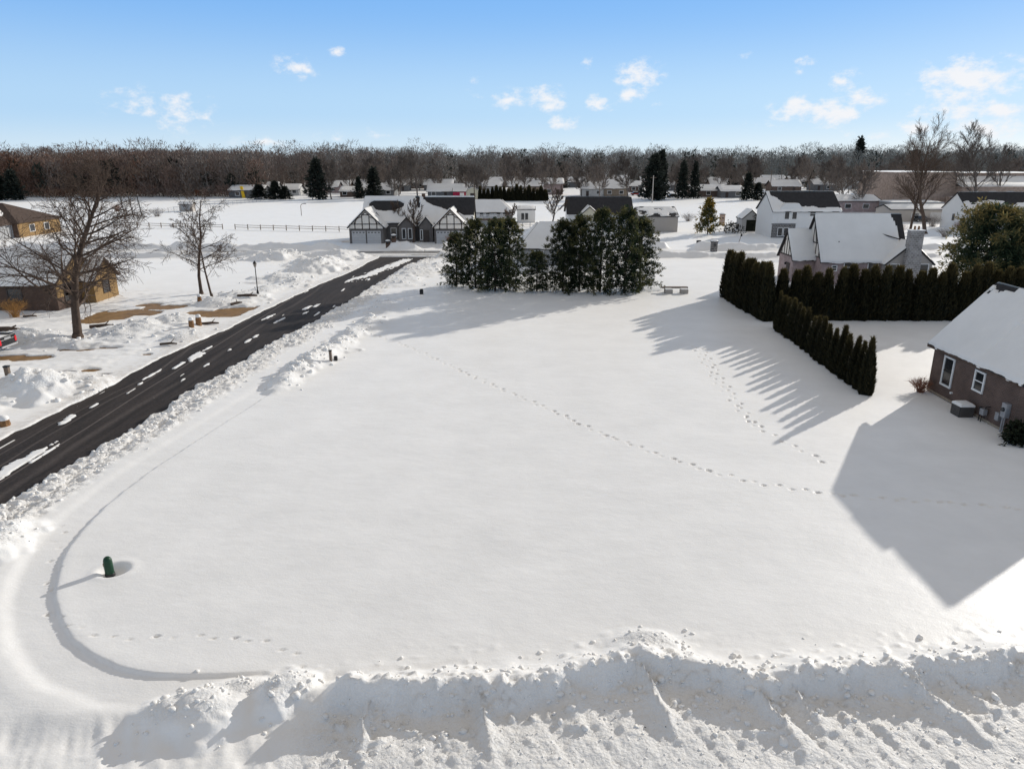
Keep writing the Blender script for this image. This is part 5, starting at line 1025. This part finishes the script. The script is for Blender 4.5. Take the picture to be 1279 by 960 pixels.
for i, (u, v, vt, lab) in enumerate([(391, 249, 219, 'pale utility pole before the tall field spruce'), (357, 247, 219, 'thin grey pole left of the tall field spruce'), (593, 250, 220, 'tall grey pole by the tan round roofed shed'), (815, 253, 219, 'utility pole with lamp in front of the widest dark spruce'), (962, 240, 212, 'pole above the white two storey house'), (1130, 222, 164, 'thin radio mast rising over the right treeline')]):
    x, y = P(u, v); yb = (vt-480)/FPX; zt = CH+(-cs-yb*cc)*y/(cc-yb*cs); t = empty('utility_pole', (x, y, 0), lab, 'pole'); r0 = .16 if i < 5 else .14
    mb = MB(); mb.tube((0, 0, -.3), (0, 0, zt), r0*1.3, r0*.8); mb.build('pole', M['siding_taupe'] if i in (0, 3) else M['wood_post'], t)
    if i < 5: mb = MB(); mb.box(-1.0, 1.0, -.06, .06, zt-.8, zt-.65); mb.build('crossarm', M['wood_post'], t)
    else: mb = MB(); [mb.tube((-1.2+.2*k, 0, zt-2.5-2*k), (1.2-.2*k, 0, zt-2.5-2*k), .06) for k in range(2)]; mb.build('antenna', M['wood_post'], t)
# brick mailbox pillars
def pillar(u, v, Hh, w, m, lab):
    x, y = P(u, v); t = empty('mailbox_pillar', at_ground(x, y), lab, 'mailbox'); mb = MB(); mb.box(-w/2, w/2, -w/2, w/2, -.3, Hh); mb.build('pillar', M[m], t, bevel=.02); mb = MB(); mb.box(-w/2-.08, w/2+.08, -w/2-.08, w/2+.08, Hh, Hh+.12); mb.build('capstone', M['shingle'], t)
    mb = MB(); mb.lathe([(w*.62, Hh+.12), (w*.6, Hh+.25), (w*.3, Hh+.34), (.01, Hh+.36)], 10); mb.build('snow_cap', M['roof_snow'], t, True); mb = MB(); mb.box(-.14, .14, -w/2-.12, -w/2-.003, Hh*.62, Hh*.62+.25); mb.build('mailbox', M['black_metal'], t)
pillar(892, 313, 1.5, .9, 'stone_dark', 'dark mailbox pillar in the snow bank right of the evergreens'); pillar(902, 281, 2.3, 1.0, 'brick_school', 'brick pillar beside the sunlit pine'); pillar(493, 310, .75, .7, 'brick_red', 'brick mailbox pillar before the timbered house, right of the other'); pillar(485.5, 310, .75, .7, 'brick_red', 'brick mailbox pillar before the timbered house, left of the other')
x, y = P(922, 306); t = empty('sign_post', at_ground(x, y), 'thin leaning dark stake beyond the street bank', 'post'); mb = MB(); mb.tube((0, 0, -.2), (.5, 0, 1.9), .05); mb.build('post', M['wood_post'], t); mb = MB(); mb.box(.36, .62, -.05, .05, 1.5, 1.95); mb.build('plate', M['black_metal'], t)
x, y = P(873, 307); t = empty('utility_box', at_ground(x, y), 'small dark box on the far street bank', 'utility box'); mb = MB(); mb.box(-.35, .35, -.25, .25, -.2, .8); mb.prism([(-.4, -.3, .8), (.4, -.3, .8), (.4, .3, .8), (-.4, .3, .8)], [(-.3, -.2, .95), (.3, -.2, .95), (.3, .2, .95), (-.3, .2, .95)]); mb.build('casing', M['black_metal'], t)
# ---- vehicles
def wheel(parent, x, y, r):
    mb = MB(); mb.tube((x, y-.11, r), (x, y+.11, r), r, r, 18); w = mb.build('wheel', M['rubber'], parent); mb = MB(); mb.tube((x, y-.125, r), (x, y+.125, r), r*.58, r*.58, 12); mb.build('rim', M['grey_metal'], w)
def pickup(x, y, label):
    t = empty('pickup_truck', (x, y, .0), label, 'pickup truck')
    mb = MB(); mb.box(-5.4, -.0, -.95, .95, .55, 1.05); mb.box(-1.9, -.06, -.95, -.83, 1.053, 1.32); mb.box(-1.9, -.06, .83, .95, 1.053, 1.32); mb.box(-.06, .0, -.95, .95, 1.053, 1.32); mb.box(-5.3, -3.6, -.9, .9, 1.053, 1.28); mb.build('body', M['truck'], t, bevel=.06)
    mb = MB(); mb.prism([(-3.7, -.88, 1.05), (-1.9, -.88, 1.05), (-1.9, .88, 1.05), (-3.7, .88, 1.05)], [(-3.2, -.72, 1.85), (-2.0, -.72, 1.85), (-2.0, .72, 1.85), (-3.2, .72, 1.85)]); cb = mb.build('cab', M['truck'], t, bevel=.06)
    mb = MB(); mb.box(-1.93, -1.885, -.62, .62, 1.3, 1.72); mb.build('rear_window', M['glass'], cb); mb = MB(); mb.box(-3.1, -2.1, -.83, -.80, 1.2, 1.7); mb.build('side_window', M['glass'], cb)
    for sy in (-1, 1): mb = MB(); mb.box(-.03, .03, sy*.86-.1, sy*.86+.1, .72, 1.12); mb.build('taillight', M['taillight'], t)
    mb = MB(); mb.box(-.05, .12, -.9, .9, .45, .6); mb.build('bumper', M['grey_metal'], t, bevel=.03)
    mb = MB(); mb.box(.001, .02, -.35, .35, 1.05, 1.2); mb.build('tailgate_handle', M['grey_metal'], t)
    for xx in (-1.1, -4.4):
        for yy in (-.85, .85): wheel(t, xx, yy, .38)
    mb = MB(); mb.box(-1.86, -.08, -.8, .8, 1.06, 1.2); mb.build('bed_snow', M['roof_snow'], t)
pickup(-38.3, 52.6, 'dark pickup truck with red taillight cut by the left picture edge')
def car(u, v, m, label, rz):
    x, y = P(u, v); t = empty('parked_car', (x, y, 0), label, 'car', 'cars parked far away', rz)
    mb = MB(); mb.box(-2.2, 2.2, -.88, .88, .35, .9); mb.build('body', M[m], t, bevel=.15); mb = MB(); mb.prism([(-1.6, -.8, .9), (1.2, -.8, .9), (1.2, .8, .9), (-1.6, .8, .9)], [(-1.1, -.65, 1.5), (.5, -.65, 1.5), (.5, .65, 1.5), (-1.1, .65, 1.5)]); cb = mb.build('cabin', M['glass'], t, bevel=.06); mb = MB(); mb.box(-1.1, .5, -.65, .65, 1.503, 1.6); mb.build('roof', M['roof_snow'], cb)
    for xx in (-1.35, 1.35):
        for yy in (-.8, .8): wheel(t, xx, yy, .34)
car(803, 246, 'car_grey', 'grey car parked left of the utility pole with lamp', .1); car(823, 248, 'car_grey', 'grey car parked right of the utility pole with lamp', 1.3); car(841, 247, 'truck', 'dark car parked under the slim spruces', .1); car(795, 244, 'car_red', 'red car in the far street', 0)
car(1150, 277, 'truck', 'dark snow topped car beside the long low shed', .2)

# ================================================================== LIGHT, SKY, CAMERA
AZ, EL = R(46), R(17.2)
S = Vector((math.cos(EL)*math.sin(AZ), math.cos(EL)*math.cos(AZ), math.sin(EL)))
sl_ = bpy.data.lights.new('sun', 'SUN'); sl_.energy = 3.7; sl_.angle = R(.5); sl_.color = (1, .955, .88); so = bpy.data.objects.new('sun', sl_); col.objects.link(so); so.rotation_euler = S.to_track_quat('Z', 'Y').to_euler(); so.location = (60, 60, 60)
w = bpy.data.worlds.new('World'); sc.world = w; w.use_nodes = True; N = NT(w.node_tree); bg = w.node_tree.nodes['Background']
sky = N.n('ShaderNodeTexSky'); sky.sky_type = 'NISHITA'; sky.sun_disc = False; sky.sun_elevation = EL; sky.sun_rotation = AZ; sky.altitude = 200; sky.air_density = 1.0; sky.dust_density = .3; sky.ozone_density = 2.0
tc = N.n('ShaderNodeTexCoord'); vec = tc.outputs['Generated']
SKYK = .12
def direction(u, v):
    x_ = (u-640)/FPX; y_ = (v-480)/FPX; return Vector((x_, cc-y_*cs, -cs-y_*cc)).normalized()
ns = N.n('ShaderNodeTexNoise', Scale=42.0, Detail=8.0, Roughness=.62); mp = N.n('ShaderNodeMapping'); mp.inputs['Scale'].default_value = (1, 1, 1.7); N.l(vec, mp.inputs[0]); N.l(mp.outputs[0], ns.inputs['Vector'])
acc = None
clouds = [(190, 128, 52, 15, .55), (230, 150, 36, 14, .5), (150, 128, 30, 10, .4), (370, 82, 20, 12, .8), (385, 88, 12, 6, .6), (422, 64, 9, 5, .6), (640, 124, 22, 11, .75), (681, 125, 22, 15, .85), (703, 152, 17, 9, .8), (797, 95, 27, 17, .8), (785, 117, 20, 8, .8), (748, 128, 15, 9, .8), (760, 132, 10, 7, .6), (735, 81, 8, 7, .5), (590, 104, 9, 7, .35), (598, 122, 10, 5, .4), (993, 137, 24, 13, .9), (1042, 141, 27, 13, .95), (1072, 123, 22, 10, .85), (1054, 101, 17, 10, .85), (1003, 80, 11, 8, .7), (1212, 103, 42, 24, .95), (1205, 135, 45, 13, .75), (1250, 137, 25, 9, .8), (1142, 160, 16, 8, .7), (1240, 158, 50, 10, .7), (1180, 118, 20, 10, .6), (475, 165, 18, 6, .4), (330, 177, 34, 7, .4), (415, 172, 20, 6, .35), (960, 157, 30, 6, .35), (1090, 168, 40, 7, .4), (820, 130, 8, 5, .4), (935, 68, 8, 4, .35)]
for u, v, rx, ry, st_ in clouds:
    d = direction(u, v); rgt = Vector((0, 0, 1)).cross(d).normalized(); upv = d.cross(rgt).normalized()
    sub = N.n('ShaderNodeVectorMath', operation='SUBTRACT'); N.l(vec, sub.inputs[0]); sub.inputs[1].default_value = d
    a_ = N.n('ShaderNodeVectorMath', operation='DOT_PRODUCT'); N.l(sub.outputs[0], a_.inputs[0]); a_.inputs[1].default_value = rgt*(FPX/rx)
    b_ = N.n('ShaderNodeVectorMath', operation='DOT_PRODUCT'); N.l(sub.outputs[0], b_.inputs[0]); b_.inputs[1].default_value = upv*(FPX/ry)
    cb = N.n('ShaderNodeCombineXYZ'); N.l(a_.outputs['Value'], cb.inputs[0]); N.l(b_.outputs['Value'], cb.inputs[1]); ln_ = N.n('ShaderNodeVectorMath', operation='LENGTH'); N.l(cb.outputs[0], ln_.inputs[0])
    mr = N.n('ShaderNodeMapRange'); mr.inputs['From Min'].default_value = 1.5; mr.inputs['From Max'].default_value = 0; mr.inputs['To Min'].default_value = 0; mr.inputs['To Max'].default_value = st_; N.l(ln_.outputs['Value'], mr.inputs[0])
    if acc is None: acc = mr.outputs[0]
    else: mx = N.n('ShaderNodeMath', operation='MAXIMUM'); N.l(acc, mx.inputs[0]); N.l(mr.outputs[0], mx.inputs[1]); acc = mx.outputs[0]
ma = N.n('ShaderNodeMath', operation='MULTIPLY_ADD'); N.l(ns.outputs[0], ma.inputs[0]); ma.inputs[1].default_value = 2.2; ma.inputs[2].default_value = -1.18
ad = N.n('ShaderNodeMath', operation='ADD'); N.l(acc, ad.inputs[0]); N.l(ma.outputs[0], ad.inputs[1])
gate = N.n('ShaderNodeMapRange'); gate.inputs['From Min'].default_value = .0; gate.inputs['From Max'].default_value = .25; N.l(acc, gate.inputs[0])
den = N.n('ShaderNodeMapRange'); den.interpolation_type = 'SMOOTHSTEP'; den.inputs['From Min'].default_value = .06; den.inputs['From Max'].default_value = .78; den.inputs['To Max'].default_value = .92; N.l(ad.outputs[0], den.inputs[0])
dm_ = N.n('ShaderNodeMath', operation='MULTIPLY'); N.l(den.outputs[0], dm_.inputs[0]); N.l(gate.outputs[0], dm_.inputs[1])
# Nishita under a gradient: blue low, unseen warm overhead added to neutralise shadow colour
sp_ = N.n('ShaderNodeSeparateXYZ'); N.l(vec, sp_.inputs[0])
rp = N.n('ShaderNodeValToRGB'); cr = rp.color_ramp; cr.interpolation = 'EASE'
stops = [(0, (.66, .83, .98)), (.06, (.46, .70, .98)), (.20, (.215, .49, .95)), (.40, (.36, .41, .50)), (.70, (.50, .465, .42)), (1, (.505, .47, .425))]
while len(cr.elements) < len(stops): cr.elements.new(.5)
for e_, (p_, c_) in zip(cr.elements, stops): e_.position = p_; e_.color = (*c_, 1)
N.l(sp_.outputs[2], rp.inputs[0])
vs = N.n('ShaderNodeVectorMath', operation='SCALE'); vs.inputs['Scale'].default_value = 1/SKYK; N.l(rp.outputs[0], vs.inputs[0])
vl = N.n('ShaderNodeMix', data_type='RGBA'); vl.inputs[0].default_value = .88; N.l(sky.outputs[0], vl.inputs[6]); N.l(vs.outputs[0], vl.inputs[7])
mx = N.n('ShaderNodeMix', data_type='RGBA'); N.l(dm_.outputs[0], mx.inputs[0]); N.l(vl.outputs[2], mx.inputs[6]); mx.inputs[7].default_value = (.93/SKYK, .93/SKYK, .95/SKYK, 1)
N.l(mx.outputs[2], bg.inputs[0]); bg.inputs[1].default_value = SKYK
cam = bpy.data.cameras.new('camera'); co = bpy.data.objects.new('camera', cam); col.objects.link(co); co.location = (0, 0, CH); co.rotation_euler = (R(90)-TILT, 0, 0)
cam.sensor_fit = 'HORIZONTAL'; cam.sensor_width = 36; cam.lens = 36*FPX/1279.5; cam.clip_end = 6000; cam.clip_start = .1; sc.camera = co
sc.view_settings.view_transform = 'Standard'; sc.view_settings.look = 'None'; sc.view_settings.exposure = 0; sc.view_settings.gamma = 1
